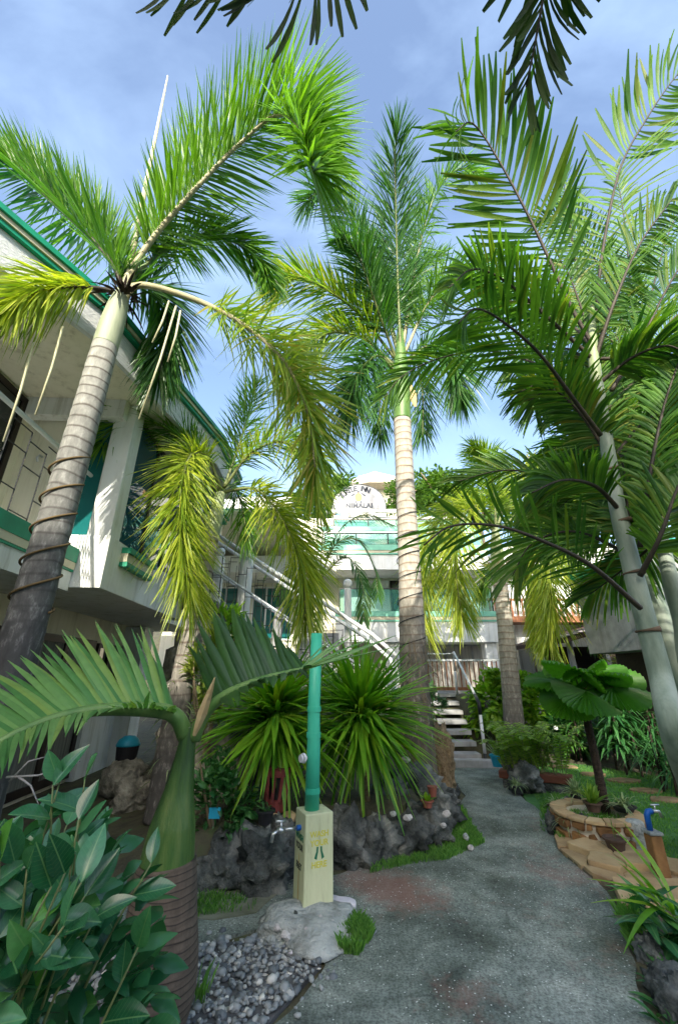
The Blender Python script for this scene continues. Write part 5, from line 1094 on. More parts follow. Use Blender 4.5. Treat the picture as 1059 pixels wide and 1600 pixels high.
for l in ([(995,570,4.7),(960,470,4.5),(920,390,4.2),(870,340,4.0),(830,350,3.9)],[(995,570,4.7),(985,450,4.6),(975,340,4.4),(960,260,4.2)],[(997,570,4.7),(1020,450,4.6),(1050,350,4.4),(1090,290,4.2)],[(997,575,4.7),(1040,510,4.6),(1080,480,4.5),(1120,500,4.4)],
    [(993,575,4.7),(940,520,4.5),(880,500,4.3),(830,530,4.1),(805,580,4.0)],[(993,580,4.7),(950,570,4.5),(900,590,4.3),(870,650,4.2)],[(997,580,4.7),(1030,570,4.5),(1060,610,4.4),(1075,680,4.3)],[(995,570,4.7),(1000,500,5.2),(1010,430,5.6),(1030,380,5.9)],[(993,572,4.7),(965,520,5.2),(930,480,5.6),(890,470,5.9)],[(995,590,4.7),(985,600,4.4),(970,660,4.2),(965,740,4.1)],
    [(1005,720,4.7),(970,680,4.5),(920,680,4.3),(880,720,4.2)],[(1005,730,4.7),(1040,690,4.6),(1075,710,4.5),(1100,770,4.4)],[(1008,780,4.7),(960,760,4.5),(910,780,4.3),(880,840,4.2)]):
    frond(E3, PP(l), .62, 66, M['dk'], 'flat', W=.032, lift=rng(.1,.4), droop=.3, rmat=M['rachis_dk'], r0=.018, start=.14, tip=.25, a0=62, a1=25, fold=.3, tr=(0,.9), face=.5)
# J: palm standing behind the viewpoint; two of its fronds hang into the top of the view
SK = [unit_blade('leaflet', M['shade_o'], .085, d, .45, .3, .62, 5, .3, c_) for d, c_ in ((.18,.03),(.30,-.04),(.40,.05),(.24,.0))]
J = empty('clustering_palm', (1.7,-.9,0), 'broad leaved palm whose dark fronds hang overhead across the sky', 'palm')
trunk(J, [(1.7,-.9,-.1),(1.68,-.9,2.5),(1.6,-.8,4.9)], [.13,.11,.07], M['stem_g'], 0, 1)
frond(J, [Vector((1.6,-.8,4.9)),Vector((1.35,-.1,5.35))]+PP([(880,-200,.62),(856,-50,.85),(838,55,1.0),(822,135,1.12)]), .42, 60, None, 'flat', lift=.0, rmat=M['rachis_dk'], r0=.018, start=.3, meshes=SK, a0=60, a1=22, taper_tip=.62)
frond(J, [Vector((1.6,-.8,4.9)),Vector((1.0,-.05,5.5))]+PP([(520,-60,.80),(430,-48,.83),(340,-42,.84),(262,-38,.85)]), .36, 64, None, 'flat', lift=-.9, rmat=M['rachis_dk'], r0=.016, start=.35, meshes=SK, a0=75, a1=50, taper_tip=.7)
for (dx, dy) in ((-.9,-.9),(.9,-.6),(.3,-1.4)):
    frond(J, [Vector((1.6,-.8,4.9)),Vector((1.6+dx*.6,-.8+dy*.6,5.5)),Vector((1.6+dx*1.4,-.8+dy*1.4,5.5)),Vector((1.6+dx*2,-.8+dy*2,4.9))], .5, 40, M['dk'], 'flat', W=.05, rmat=M['rachis_dk'], tip=.4)

# F, G: foxtails by the hotel; K: young palm behind the side stairs
F = empty('foxtail_palm', G(800,1150)+Vector((0,.5,0)), 'foxtail palm with long hanging yellow plumes in front of hotel balcony', 'palm')
fb = P(800,1140,8.9); fb.z = -.1
trunk(F, [fb,P(797,1060,8.9),P(787,960,8.9),P(778,890,8.9)], [.2,.18,.16,.14], M['bark_c'], 0.03, 0.2, n=90)
trunk(F, [P(778,892,8.9),P(775,850,8.9),P(773,820,8.9)], [.14,.14,.06], M['shaft_p'], 0, 1, 'crownshaft')
for l, mt in (([(774,830,8.9),(750,790,8.5),(718,815,8.2),(712,890,8.1),(722,965,8.1)],'fox_y'),([(772,830,8.9),(725,785,8.7),(680,825,8.5),(664,910,8.4),(664,990,8.4)],'fox_y'),([(777,830,8.9),(820,800,8.7),(852,860,8.5),(862,940,8.4),(858,1005,8.4)],'fox_y'),([(775,825,8.9),(770,760,8.7),(760,720,8.4),(740,700,8.1)],'fox_m'),([(776,825,8.9),(800,760,9.0),(840,730,9.1),(880,760,9.2)],'fox_y'),([(776,825,8.9),(790,790,9.4),(815,830,9.8),(820,900,9.9)],'fox_m')):
    frond(F, PP(l), .62, 210, M[mt], W=.028, droop=.3, r0=.03, start=.16, tr=(.1,.8), wild=.4)
m_ = MB()
for k in range(16):
    a_ = P(776,895,8.85); th = rng(0,6.28); e_ = a_+Vector((math.cos(th)*rng(.3,.75), math.sin(th)*.4, rng(-.25,.5))); m_.tube([a_, a_.lerp(e_,.6)+Vector((0,0,.08)), e_], [.012,.008,.004], 5)
    for j in range(10): q = a_.lerp(e_, rng(.4,1)); m_.blade(q, Vector((rng(-1,1),rng(-1,1),rng(-1,.5))), Vector((0,1,.3)), .2, .012, .3)
m_.build('flower_stalk', M['dry'], F)
Gp = empty('foxtail_palm', P(850,1060,11).xy.to_3d(), 'slim green shafted palm beside the hotel pier', 'palm')
gq = P(856,1075,11); gq.z = .3; trunk(Gp, [gq,P(846,1040,11),P(832,985,11),P(822,940,11)], [.13,.12,.12,.07], M['shaft_p'], 0, 1)
for l, mt in (([(822,945,11),(850,900,10.8),(895,905,10.6),(925,960,10.5),(930,1000,10.5)],'fox_d'),([(822,945,11),(800,900,11),(770,890,11),(750,930,11)],'fox'),([(822,945,11),(860,880,11.2),(900,880,11.4),(920,910,11.5)],'fox'),([(822,945,11),(830,900,10.5),(840,930,10.2),(838,1000,10.1)],'fox_y')):
    frond(Gp, PP(l), .45, 130, M[mt], W=.036, droop=.4, r0=.02, start=.2)
kb = P(500,950,9.4); K = empty('young_palm', (kb.x,9.4,1.0), 'young green palm arching behind the side stair handrail', 'palm')
trunk(K, [(kb.x,9.4,.8),(kb.x+.02,9.4,1.8),P(500,905,9.4)], [.09,.08,.05], M['shaft_p'], 0, 1)
for l in ([(500,905,9.4),(525,850,9.2),(560,845,9.0),(585,890,8.9),(590,930,8.9)],[(500,905,9.4),(530,830,9.6),(570,805,9.8),(610,820,9.9)],[(500,905,9.4),(540,870,9.0),(565,910,8.7),(568,970,8.6)],[(500,905,9.4),(470,850,9.2),(440,850,9.0),(420,890,8.9)],[(500,905,9.4),(505,830,9.4),(520,780,9.4),(545,760,9.4)],[(500,905,9.4),(470,880,9.7),(450,900,9.9),(440,940,10)]):
    frond(K, PP(l), .42, 60, M['fox_d'], 'flat', W=.034, lift=.2, droop=.4, r0=.018, start=.15)

# bottle palm in the foreground
BP_ = empty('bottle_palm', (-.86,2.45,0), 'bottle palm with swollen brown ringed stem and green crownshaft in pebbles', 'palm')
trunk(BP_, [(-.87,2.42,-.08),P(243,1560,2.45),P(250,1470,2.45),P(254,1420,2.45),P(258,1380,2.45),P(261,1345,2.45)], [.135,.145,.165,.165,.150,.135], M['bark_bottle'], 0.014, 0.028, n=160, seg=32)
trunk(BP_, [P(261,1346,2.45),P(270,1290,2.45),P(282,1220,2.45),P(293,1160,2.45),P(297,1135,2.45)], [.126,.108,.072,.050,.036], M['shaft_d'], 0, 1, 'crownshaft', seg=28)
m_ = MB(); m_.blade(P(303,1150,2.4), P(328,1085,2.35)-P(303,1150,2.4), Vector((1,.3,0)), .28, .05, -.1, .1, 5, .5, .5); m_.build('dry_sheath', M['dry'], BP_)
BL = [unit_blade('leaflet', M['bottle_o'], W_, d, .06, .45, .35, 6, .75, c_) for W_, d, c_ in ((.052,.05,.0),(.056,.12,.03),(.048,.02,-.03),(.054,.09,.02))]
BD = [unit_blade('leaflet', M['bottle_dk'], W_, d, .10, .45, .4, 6, .7, c_) for W_, d, c_ in ((.085,.05,.0),(.09,.12,.04),(.08,.02,-.03))]
def custom_frond(parent, pts, ranks, rmat, r0):
    sp_, LL = spline(PP(pts), 40); m_ = MB(); m_.tube(sp_, [r0*(1-.75*i/40)+.003 for i in range(41)], 10); fo = m_.build('frond', rmat, parent, smooth=True)
    for (n, t0, t1, tips, Yt, meshes, jit) in ranks:
        tl, _ = spline([Vector((a,b,0)) for a, b in tips], 60)
        for i in range(n):
            f_ = i/(n-1); u = (t0+(t1-t0)*f_)*40; k = min(int(u),39); p = sp_[k].lerp(sp_[k+1], u-k)
            q2 = tl[int(f_*60)]; q = P(q2.x+rng(-jit,jit), q2.y+rng(-jit,jit), Yt[0]+(Yt[1]-Yt[0])*f_+rng(-.03,.03)); d = q-p
            T = (sp_[k+1]-sp_[k]).normalized(); up = d.cross(T); up = up if up.z > 0 else -up
            inst('leaflet', random.choice(meshes), frame(p, d, up+Vector((rng(-.15,.15),rng(-.15,.15),0)), (d.length*1.0, d.length, d.length)), fo)
    return fo
custom_frond(BP_, [(290,1150,2.45),(275,1120,2.40),(240,1110,2.34),(150,1110,2.22),(70,1128,2.10),(-10,1165,1.98),(-90,1215,1.88)],
    [(42,.12,.93,[(238,985),(190,965),(140,970),(80,995),(20,1025),(-50,1060),(-150,1130)],(2.75,2.2),BL,10),
     (40,.14,.95,[(285,1092),(215,1080),(160,1105),(120,1130),(60,1160),(15,1185),(-60,1230)],(1.95,1.62),BL,6)], M['shaft'], .040)
custom_frond(BP_, [(303,1155,2.45),(318,1120,2.42),(350,1088,2.38),(410,1062,2.33),(482,1044,2.28)],
    [(24,.30,.97,[(298,1010),(312,965),(345,945),(375,950),(405,975),(425,985),(440,1000)],(2.7,2.5),BD,6),
     (7,.93,1.0,[(520,992),(560,985),(595,988),(625,995),(640,1003)],(2.35,2.25),BL,3),
     (18,.34,.97,[(355,1100),(400,1068),(440,1050),(490,1036)],(2.0,1.95),BD,6)], M['shaft'], .032)

# fan palm in the stone ring
FP = empty('fan_palm', (rc.x-.02,5.18,.2), 'small fan palm with round pleated leaves on a thin dark stem', 'palm')
ft = P(908,1088,5.18)
trunk(FP, [P(945,1268,5.18)+Vector((0,0,-.06)),P(936,1215,5.18),P(920,1140,5.18),ft], [.055,.045,.042,.04], M['bark_dk'], 0.10, .05, n=100)
def fan_mesh(sweep, pl=30):
    m_ = MB(); vs = [(0,0,0)]; n = pl*2
    for rgi, rr in enumerate((.35,.7,.97)):
        for i in range(n+1):
            th = -sweep/2+sweep*i/n+math.pi/2; z = (0.045 if i % 2 else -0.045)*rr - .16*rr*rr + .05*math.cos(3*th)
            r_ = rr*(1+ (0.022 if (i % 2 and rgi == 2) else 0))*(1-.10*abs(math.cos(th)))
            vs.append((r_*math.cos(th), r_*math.sin(th), z))
    fs = [(0,1+i,2+i) for i in range(n)]
    for g_ in range(2): fs += [(1+g_*(n+1)+i, 1+(g_+1)*(n+1)+i, 2+(g_+1)*(n+1)+i, 2+g_*(n+1)+i) for i in range(n)]
    m_.add(vs, fs); return m_.mesh('fan_leaf', M['fan_o'])
FM = [fan_mesh(R(300)), fan_mesh(R(320)), fan_mesh(R(280))]
for (az, el, L, s, nz) in ((190,25,.32,.40,.5),(250,10,.36,.42,.4),(310,15,.34,.42,.4),(345,25,.36,.40,.6),(150,35,.30,.38,.7),(80,45,.30,.36,.8),(30,35,.34,.38,.7),(270,60,.26,.36,.9),(215,-5,.30,.34,.3),(285,40,.34,.40,.7),(235,45,.34,.38,.8),(330,55,.3,.36,.8),(10,10,.36,.38,.4)):
    d = Vector((math.cos(R(az))*math.cos(R(el)), math.sin(R(az))*math.cos(R(el)), math.sin(R(el)))); L *= 1.3; e_ = ft+d*L*.8
    m_ = MB(); m_.tube([ft, ft.lerp(e_,.5)+Vector((0,0,.03)), e_], [.012,.009,.007], 7); po = m_.build('petiole', M['rachis'], FP, smooth=True)
    up = (Vector((rng(-.35,.35),rng(-.3,.3),1))+d*rng(-.2,.35)+Vector((0,-.3,0))).normalized(); dd = (d+Vector((0,0,rng(-.75,-.1)))).normalized(); s *= rng(.82,1.0)
    inst('fan_leaf', random.choice(FM), frame(e_, dd, up, s), po)

# ------------------------------------------------------------------ foreground ficus bush, every leaf its own object
def ficus_mesh(W_, curl, tipc):
    m_ = MB(); rows = 7; vs = []
    for i in range(rows+1):
        t = i/rows; wd = W_*.5*(math.sin(math.pi*min(1,t*1.02))**.75)*(1-.35*t)+.002; z = -curl*t*t
        if i == rows: wd = .001
        for s_ in (-1,-.5,0,.5,1): vs.append((s_*wd, t, z+abs(s_)*wd*.35-.0))
    fs = [(i*5+j,i*5+j+1,(i+1)*5+j+1,(i+1)*5+j) for i in range(rows) for j in range(4)]
    m_.add(vs, fs); return m_.mesh('leaf', M['ficus_o'], smooth=True)
FI = [ficus_mesh(.66,.10,0), ficus_mesh(.58,.25,0), ficus_mesh(.62,-.05,0), ficus_mesh(.54,.18,0)]
FB = empty('leafy_bush', (-.85,1.2,0), 'glossy broad leaved bush in front of the bottle palm', 'shrub')
fc, fr_ = Vector((-.68,1.16,.845)), Vector((.29,.27,.42)); nl = 0
for bI in range(42):
    if bI < 35: u = Vector((rng(-.6,1.0), rng(-1.0,.15), rng(-.75,1.0))).normalized()
    else: u = Vector((random.gauss(0,1),random.gauss(0,1),abs(random.gauss(0,1)))).normalized()
    tip_ = fc+Vector((u.x*fr_.x,u.y*fr_.y,u.z*fr_.z))*rng(.82,1.05); b0 = fc+Vector((u.x*.06,u.y*.06,-.35+u.z*.2)); md = b0.lerp(tip_,.55)+Vector((rng(-.04,.04),rng(-.04,.04),.05))
    sp_, LL = spline([b0,md,tip_], 12); m_ = MB(); m_.tube(sp_, [.0048-.003*i/12 for i in range(13)], 6); bo = m_.build('branch', M['rachis'], FB, smooth=True)
    for k in range(7):
        t = .25+.75*k/6; i_ = min(int(t*12),11); p = sp_[i_].lerp(sp_[i_+1], t*12-i_); T = (sp_[i_+1]-sp_[i_]).normalized(); th = k*2.4+bI
        s_ = T.orthogonal().normalized(); s_ = Matrix.Rotation(th,3,T) @ s_; d = (T*(.6+.5*(k == 6))+s_*.8+Vector((0,-.1,-.05))).normalized()
        s = rng(.068,.105); inst('leaf', random.choice(FI), frame(p, d, Vector((rng(-.6,.6),-.9+rng(-.4,.4),.8)), s), bo); nl += 1
m_ = MB(); foliage(m_, fc+Vector((-.05,.1,-.12)), fr_*1.05, 800, .085, .6, .2, (0,.9), 0, 5, .6); m_.build('inner_leaves', M['ficus_i'], FB, smooth=True, kind='stuff')
m_ = MB(); m_.tube([(-.85,1.25,-.05),(-.84,1.24,.25),(-.80,1.22,.5)], [.03,.026,.02], 8); m_.build('stem', M['twig'], FB, smooth=True)
m_ = MB()
for l in ([(10,1215,1.75),(60,1212,1.75),(125,1190,1.75)],[(15,1222,1.75),(45,1190,1.75),(75,1182,1.75)],[(30,1215,1.75),(48,1228,1.75),(62,1262,1.75)],[(70,1210,1.75),(86,1207,1.75)]):
    m_.tube(PP(l), [.0045,.0032,.0015][:len(l)], 6)
tag(m_.build('dead_branch', M['deadtwig'], smooth=True), 'bare grey dead branch behind the glossy bush', 'branch')

# ------------------------------------------------------------------ spiky leaved plants in the bed
YK = [unit_blade('leaf', M['yucca_o'], W_, d, .05, .5, .35, 5, .6, c_) for W_, d, c_ in ((.062,.08,.02),(.06,.28,-.04),(.062,.36,.03),(.06,.16,.06))]
for (px, py, Y, n, s, lb) in ((430,1112,4.75,295,.90,'smaller spiky leaved plant left of the green pipe'),(562,1112,4.9,300,.92,'big spiky leaved plant right of the green pipe')):
    c_ = P(px,py,Y); e = empty('spiky_plant', (c_.x,Y,.35), lb, 'plant', 'spiky leaved plants in the rock bed')
    m_ = MB(); m_.tube([(c_.x+.05,Y+.05,.3),(c_.x+.02,Y,.7),c_-Vector((0,0,.05))], [.05,.045,.05], 10); m_.build('stem', M['fibre'], e, smooth=True)
    for i in range(n):
        az = rng(0,6.283); el = R(random.choice((rng(-60,20),rng(-20,50),rng(0,80)))); d = Vector((math.cos(az)*math.cos(el), math.sin(az)*math.cos(el), math.sin(el)))
        if d.y > .55: d.y *= -.6
        b0 = c_+d*.03+Vector((0,0,rng(-.16,.06))); inst('leaf', random.choice(YK), frame(b0, d, Vector((0,0,1)) if abs(el) < 1.2 else Vector((1,0,0)), s*rng(.75,1.1)), e)
    m_ = MB(); rosette(m_, c_, 130, s*.8, .045, .3, (-50,80), fold=.5); m_.build('inner_leaves', M['yucca_i'], e, kind='stuff')
# small plants and pots
def pt(px, py, z=0): return G(px, py, z)
c = P(432,1262,4.45); c.z = .36
e = empty('lattice_pot', c, 'tall maroon clay pot with cut out slots under the spiky leaves', 'pot')
m_ = MB(); m_.lathe(c, [(.075,0),(.09,.02),(.10,.10)], 16); m_.build('pot_body', M['maroon'], e); m_ = MB(); m_.lathe(c+Vector((0,0,.28)), [(.115,0),(.12,.05),(.125,.06),(.105,.06)], 16); m_.build('pot_rim', M['maroon'], e)
for k in range(10):
    th = k*.628; m_ = MB(); m_.tube([c+Vector((.10*math.cos(th),.10*math.sin(th),.09)), c+Vector((.113*math.cos(th+.2),.113*math.sin(th+.2),.29))], .016, 6); m_.build('pot_rib', M['maroon'], e)
m_ = MB(); m_.lathe(c+Vector((0,0,.05)), [(.07,0),(.075,.26)], 12); m_.build('inner_pot', M['blackpot'], e)
def plant_pot(px, py, z, r, h, pm, lm, lb, n=24, L=.25, W=.02, droop=.5, tilt=(25,88), Y=None, tr=(0,1), pcat='pot'):
    c_ = G(px,py,z) if Y is None else Vector((P(px,py,Y).x, Y, z))
    e_ = pot('plant_pot', c_, r, h, M[pm], lb); m_ = MB(); rosette(m_, c_+Vector((0,0,h*.9)), n, L, W, droop, tilt, tr=tr, spread=r*.4); m_.build('leaves', M[lm], e_, kind='stuff'); return e_
plant_pot(414,1288,.36,.07,.10,'blackpot','shrub_d','small black plastic pot left of the latticed clay pot',14,.14,.02)
plant_pot(668,1262,.30,.055,.06,'terracotta','shrub_l','small round terracotta pot with green sprout on the rocks',16,.10,.035,.2)
m_ = MB(); c = G(676,1245,.35); m_.lathe(c, [(.035,0),(.05,.08),(.055,.09),(.03,.09)], 14); tag(m_.build('clay_cup', M['terracotta']), 'little clay cup behind the round terracotta pot', 'pot')
plant_pot(778,1198,.12,.11,.17,'lightblue','spider','light blue plastic pot with dry grassy plant by the garden steps',60,.35,.014,.3,(40,88))
plant_pot(893,1306,.03,.065,.12,'beigepot','spider','beige square looking pot with pale spider plant on the paving',60,.24,.013,.7,(15,85))
plant_pot(964,1333,.045,.085,.11,'brownpot','shrub','dark brown pot with bare twig in front of the stone ring',3,.22,.006,.1,(70,88))
plant_pot(872,1268,.02,.10,.06,'brownpot','spider','shallow brown bowl with blue green spider plant on the grass',60,.24,.016,.7,(10,80))
plant_pot(902,1252,.20,.07,.08,'blackpot','spider','dark pot of grassy spider plant on the upright rock',80,.26,.014,.5,(20,88))
plant_pot(928,1268,.20,.08,.08,'brownpot','fern','brown pot with yellow green upright plant left of the fan palm stem',40,.28,.03,.3,(35,88))
plant_pot(975,1268,.22,.11,.05,'blackpot','spider','wide black bowl with grey green strap leaves right of the fan palm stem',50,.24,.022,.6,(10,75))
plant_pot(808,1240,.02,.10,.10,'blackpot','spider','low dark pot with pale spider plant along the path edge',60,.24,.016,.7,(15,85))
m_ = MB(); c = P(345,1012,5.6); m_.lathe(c+Vector((0,0,-.06)), [(.05,0),(.06,.09),(.065,.10),(.05,.10)], 14); tag(m_.build('blue_cup', M['lightblue']), 'small turquoise cup hanging among leaves by the small palm', 'cup')
hk = MB(); hk.tube([c+Vector((0,0,.04)), c+Vector((-.1,.15,.4)), c+Vector((-.12,.3,.9))], .004, 5); hk.build('hanger', M['iron'], bpy.data.objects['blue_cup'])
# fern trough
c = G(838,1228,.06); e = empty('fern_trough', c, 'long red brown trough overflowing with bright ferns by the path', 'planter')
m_ = MB(); th = R(-28); T_ = Vector((math.cos(th),math.sin(th),0)); N_ = Vector((-T_.y,T_.x,0)); a0_ = Vector((c.x,c.y,0)); cc = [a0_+T_*u+N_*v for u, v in ((-.48,-.09),(.48,-.09),(.48,.13),(-.48,.13))]
m_.prism([(p.x,p.y) for p in cc], .12, .22); m_.build('trough', M['redtrough'], e, bevel=0.015)
m_ = MB(); m_.prism([(p.x,p.y) for p in [a0_+T_*u+N_*v for u, v in ((-.44,-.06),(.44,-.06),(.44,.1),(-.44,.1))]], -.01, .12); m_.build('trough_foot', M['rock'], e)
for i in range(46):
    b0 = a0_+T_*rng(-.42,.42)+N_*rng(-.03,.08)+Vector((0,0,.21)); az = rng(0,6.28); L = rng(.4,.78); d = Vector((math.cos(az),math.sin(az)*.8,0))
    frond(e, [b0, b0+d*.2*L+Vector((0,0,.52*L)), b0+d*.52*L+Vector((0,0,.82*L)), b0+d*.98*L+Vector((0,0,.76*L))], .095, 30, M['fern'], 'flat', W=.028, lift=.1, droop=.2, r0=.004, start=.1, a0=80, a1=60, taper_tip=.25, segs=2, name='fern_frond')
# shrubs
shrub('leafy_shrub', (-1.02,4.28,.50), (.36,.30,.50), 900, .085, M['shrub_d'], 'dark glossy small leaved shrub right of the bottle palm', ratio=.55, clumps=16)
shrub('leafy_shrub', (-1.45,5.0,1.35), (.30,.28,.55), 420, .16, M['lime'], 'yellow green shrub beside the mottled palm stem', ratio=.3, clumps=10, tr=(0,.6))
shrub('leafy_shrub', (-1.5,5.6,2.0), (.35,.3,.4), 300, .18, M['shrub_l'], 'light green leafy plant below the stair treads', ratio=.35, clumps=9, tr=(0,.7))
shrub('leafy_shrub', (1.62,8.15,1.05), (.26,.25,.42), 600, .09, M['shrub_d'], 'dark small leaved shrub right of the tallest palm foot', ratio=.55, clumps=12)
shrub('leafy_shrub', (0.3,7.6,1.3), (.8,.5,.6), 900, .12, M['shrub'], 'green shrubs behind the spiky plants under the stairs', ratio=.4, clumps=18)
shrub('vine_thicket', (3.25,9.6,.95), (.55,.45,.75), 1100, .15, M['shrub_l'], 'sunlit vine thicket of heart shaped leaves beside the garden steps', ratio=.75, clumps=18, up=0)
shrub('vine_thicket', (4.35,9.9,.80), (.65,.5,.70), 1100, .16, M['shrub_l'], 'bright vine thicket behind the fern trough', ratio=.75, clumps=18, up=0)
shrub('leafy_shrub', (4.9,9.2,.50), (.6,.5,.55), 800, .2, M['shrub_d'], 'dark broad leaved clump behind the fan palm stem', ratio=.35, clumps=14)
shrub('leafy_shrub', (6.2,9.7,.8), (.9,.5,.85), 900, .2, M['shrub'], 'green shrub row at the back of the lawn', ratio=.35, clumps=16)
shrub('lime_bush', P(985,1040,9.3), (.55,.5,1.05), 1700, .16, M['lime'], 'tall lime yellow feathery bush beside the dark pavilion', ratio=.16, clumps=26, tr=(0,1))
shrub('lime_bush', P(1050,1080,9.6), (.7,.5,.9), 1300, .15, M['lime'], 'lime feathery bush behind the grey palm stem', ratio=.18, clumps=20, tr=(0,.6))
# flowers on the vines
m_ = MB(); e = [o for o in bpy.data.objects if o.name.startswith('vine_thicket')][0]
for (px, py) in ((812,1108),(815,1120),(868,1138),(900,1140),(812,1118),(650,1170)): 
    q = P(px,py,9.05); m_.add([tuple(Vector(v)*.045+q) for v in ICO1], ICO1F)
m_.build('blossoms', M['flower'], e)
# strap leaved shrubs at the far lawn edge
def strap(px, py, Y, z0, z1, n, L, W_, mat, lb, r=.25):
    b0 = P(px,py,Y); e_ = empty('strap_leaf_shrub', (b0.x,Y,0), lb, 'shrub', 'strap leaved shrubs behind the lawn'); m_ = MB(); st_ = MB()
    for k in range(5):
        q = Vector((b0.x+rng(-r,r), Y+rng(-r,r), 0)); t_ = q+Vector((rng(-.1,.1),rng(-.1,.1),rng(z0,z1))); st_.tube([q,t_],[.02,.014],6)
        for j in range(n//5):
            az = rng(0,6.28); zz = rng(.35,1.0); m_.blade(q.lerp(t_,zz), Vector((math.cos(az),math.sin(az),rng(-.1,.9))), Vector((-math.sin(az),math.cos(az),0)), L*rng(.7,1.1), W_, rng(.5,1.0), .06, 5, .3, rng(0,1))
    st_.build('stems', M['bark_dk'], e_); m_.build('leaves', M[mat], e_, kind='stuff')
strap(975,1130,7.9,1.0,1.5,260,.42,.06,'shrub_d','tall drooping dark green strap leaved shrub behind the fan palm')
strap(1010,1160,7.6,.6,1.1,220,.34,.035,'shrub_d','finer drooping strap leaved shrub next to the grey stem',.35)
strap(900,1150,9.0,.5,1.0,160,.4,.05,'shrub','broad strap leaved shrub left of the fan palm stem')
strap(1046,1190,6.6,.5,.9,140,.5,.03,'shrub_d','grassy strap leaved clump at the right lawn edge',.2)
# lower right corner plant
c = G(1035,1500); e = empty('corner_plant', c, 'broad glossy leaved clump spilling over the path at its right edge', 'plant')
CL = [unit_blade('leaf', M['ficus_o'], W_, d, .05, .3, .5, 6, .2, c_) for W_, d, c_ in ((.34,.25,.03),(.30,.5,-.05),(.38,.35,.04))]
CS = [unit_blade('leaf', M['yucca_o'], .10, d, .05, .5, .4, 7, .4, c_) for d, c_ in ((.6,.05),(.8,-.1),(.45,.1))]
for i in range(46):
    az = rng(0,6.28); el = R(rng(5,65)); d = Vector((math.cos(az)*math.cos(el),math.sin(az)*math.cos(el),math.sin(el))); inst('leaf', random.choice(CL), frame(c+Vector((rng(-.05,.25),rng(-.12,.12),rng(.02,.22))), d, Vector((0,0,1)), rng(.16,.28)), e)
for i in range(12):
    az = rng(1.6,4.7); el = R(rng(30,75)); d = Vector((math.cos(az)*math.cos(el),math.sin(az)*math.cos(el),math.sin(el))); inst('leaf', random.choice(CS), frame(c+Vector((rng(.05,.2),rng(-.1,.1),.22)), d, Vector((0,0,1)), rng(.28,.42)), e)
# grass: lawn blades, verge and tufts
def blades(name, poly, n, h, lb, zf=None, mat='grass', parent=None, w_=.006):
    bx_ = [p[0] for p in poly]; by_ = [p[1] for p in poly]; m_ = MB(); k = 0
    while k < n:
        x, y = rng(min(bx_),max(bx_)), rng(min(by_),max(by_))
        if not inside(x,y,poly) or noise.noise(Vector((x*7,y*7,1)))+rng(-.5,.5) < -.12: continue
        z = zf(x,y) if zf else 0.0; a_ = rng(0,6.28); hh = h*rng(.5,1.2); dx, dy = math.cos(a_), math.sin(a_); ln = hh*rng(.1,.7)
        m_.add([(x-dy*w_/2,y+dx*w_/2,z-.005),(x+dy*w_/2,y-dx*w_/2,z-.005),(x+dx*ln*.4,y+dy*ln*.4,z+hh*.7),(x+dx*ln,y+dy*ln,z+hh)],[(0,1,2),(0,2,3)],rng(0,1)); k += 1
    o = m_.build(name, M[mat], kind='stuff', origin=(0,0,0)); tag(o, lb, 'grass'); return o
lawn_in = [(2.35,4.4),(2.1,5.2),(2.5,6.1),(2.75,6.9),(3.2,7.6),(3.4,8.8),(4.4,8.5),(5.3,7.4),(7.5,6.6),(7.5,3.6),(3.4,3.6)]
blades('lawn_grass', [p for p in lawn_in], 42000, .035, 'short mown lawn grass beyond the stone ring', w_=.008)
blades('ring_grass', [(rc.x+.36*math.cos(t), rc.y+.36*math.sin(t)) for t in [k*.5236 for k in range(12)]], 2500, .04, 'grass inside the stone planter ring', lambda x,y: rh-.06)
verge = gp((575,1368),(640,1352),(700,1345),(758,1318),(738,1292),(722,1262),(705,1268),(690,1300),(640,1322),(600,1340))
blades('verge_grass', verge, 9000, .045, 'green grass verge between the rocks and the path', lambda x,y: height(x,y))
blades('tuft_grass', gp((528,1492),(560,1496),(580,1470),(560,1442),(540,1460)), 2200, .075, 'grass tuft growing beside the cement mound', w_=.005)
blades('edge_grass', gp((845,1262),(862,1300),(880,1320),(905,1300),(900,1262),(870,1245)), 5000, .06, 'rough grass at the path edge below the spider plants')
blades('moss_grass', gp((270,1440),(400,1425),(400,1412),(330,1400),(300,1405)), 900, .05, 'thin grass on the mossy side pavement', w_=.005)
for (px, py, r, lb) in ((1030,1560,(.11,.12,.09),'dark rough stone at the path edge below the glossy corner plant'),(1005,1500,(.07,.09,.07),'small dark stone beside the path under the glossy leaves'),(1062,1590,(.15,.15,.12),'dark stone at the lower right path edge')):
    q = G(px,py); rock('rock', (q.x+r[0]*.6,q.y,.03), r, M['rock'], lb, 'rock', 'garden rocks', rough=.3)
m_ = MB()
for i in range(120):
    q = G(rng(1010,1110), rng(1480,1610)); az = rng(0,6.28); m_.blade(Vector((q.x+.05,q.y,0)), Vector((math.cos(az),math.sin(az),rng(.4,1.4))), Vector((-math.sin(az),math.cos(az),0)), rng(.08,.22), .035, .4, .08, 4, .3, rng(0,1))
tag(m_.build('ground_plants', M['shrub_d'], kind='stuff', origin=(0,0,0)), 'low dark leaves along the lower right path edge', 'plants')
blades('corner_grass', gp((965,1430),(990,1490),(1020,1480),(1000,1420)), 2500, .08, 'grass tuft under the glossy corner plant')
blades('pebble_weed', [(-.72,2.75),(-.66,2.75),(-.66,2.82),(-.72,2.82)], 24, .12, 'single weed sprouting among the pebbles', w_=.008)
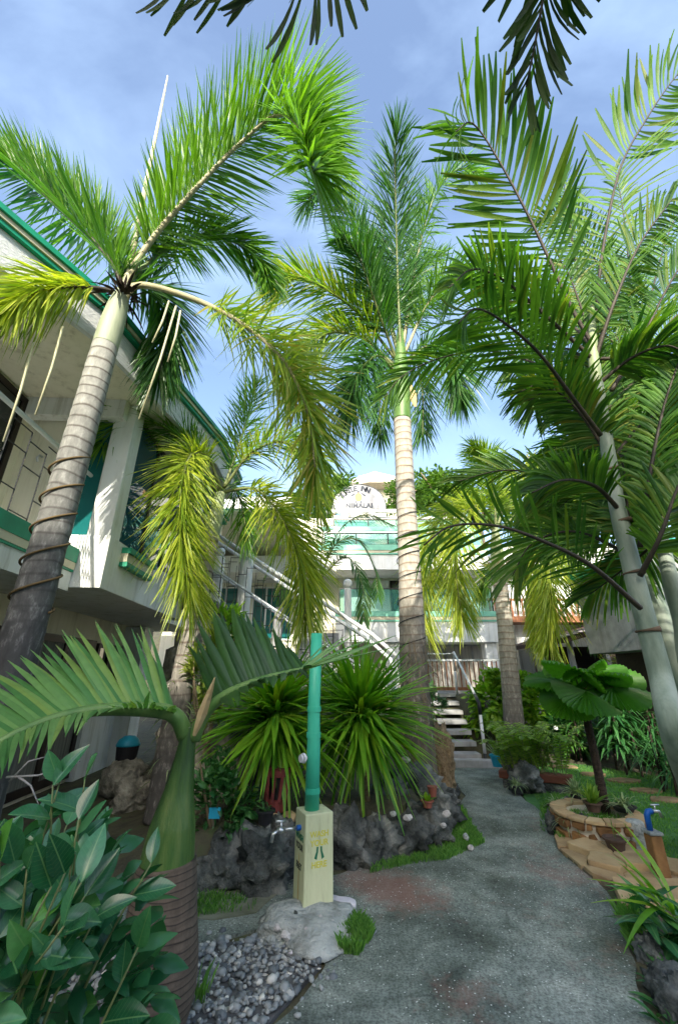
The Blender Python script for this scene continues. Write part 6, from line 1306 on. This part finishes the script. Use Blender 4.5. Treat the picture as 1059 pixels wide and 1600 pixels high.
c = G(305,1330,.35); m_ = MB(); m_.box(-.045,.045,-.008,.008,0,.075); m_.v = [(a+c.x, b+4.02, z+.42) for a, b, z in m_.v]; tag(m_.build('blue_card', M['lightblue']), 'small blue and white card in the dark small leaved shrub', 'card')

# ------------------------------------------------------------------ trees behind
def tree(name, c, r, n, size, mat, lb, tr=(0,1), clumps=30):
    e_ = empty(name, (c[0],c[1],0), lb, 'tree', 'trees on the slope behind the hotel'); m_ = MB(); c = Vector(c)
    gz = height(c.x, c.y)-.2
    m_.tube([(c.x,c.y,gz),(c.x+.1,c.y,(gz+c.z)/2),(c.x,c.y,c.z)], [.22,.17,.08], 8)
    for k in range(7):
        u = Vector((rng(-1,1),rng(-1,1),rng(-.2,1)))*.75; m_.tube([(c.x,c.y,c.z-r[2]*.6), (c.x+u.x*r[0]*.6,c.y+u.y*r[1]*.6,c.z+u.z*r[2]*.3), (c.x+u.x*r[0],c.y+u.y*r[1],c.z+u.z*r[2])], [.09,.06,.02], 6)
    m_.build('trunk', M['twig'], e_, smooth=True); m_ = MB(); foliage(m_, c, r, n, size, .5, .2, tr, clumps, 2); m_.build('crown', M[mat], e_, kind='stuff')
tree('broadleaf_tree', P(690,770,21), (1.9,1.6,1.6), 2600, .30, 'tree', 'bright green tree on the slope right of the roof sign')
tree('broadleaf_tree', P(745,790,22), (2.2,1.6,2.0), 2600, .30, 'tree', 'rounded green tree behind the dark right fronds')
tree('broadleaf_tree', P(520,770,20), (1.1,1.2,1.3), 1500, .28, 'tree', 'olive green tree left of the thatched hut')
tree('broadleaf_tree', P(470,800,21), (1.8,1.4,1.6), 1800, .30, 'tree', 'green tree behind the drooping yellow plume')
tree('broadleaf_tree', P(630,778,19), (1.4,1.0,.75), 1500, .24, 'tree', 'dense green hedge tree under the thatched hut')
tree('broadleaf_tree', P(870,770,16), (2.4,1.8,2.2), 2800, .30, 'lime', 'yellow green tree seen through the right hand fronds', (0,.5))
tree('broadleaf_tree', P(985,740,15), (2.6,1.8,3.2), 3600, .30, 'tree', 'tall leafy tree behind the clustering palm crown')
tree('broadleaf_tree', P(940,620,15), (1.8,1.8,2.0), 2200, .28, 'tree', 'high leafy crown behind the clustering palm')
m_ = MB(); m_.box(-.1,.1,-.1,.1,0,.1)
print('FRONDS', FR_LEN); print('objects', len(bpy.data.objects), 'tris', sum(len(o.data.polygons) for o in bpy.data.objects if o.type == 'MESH'))
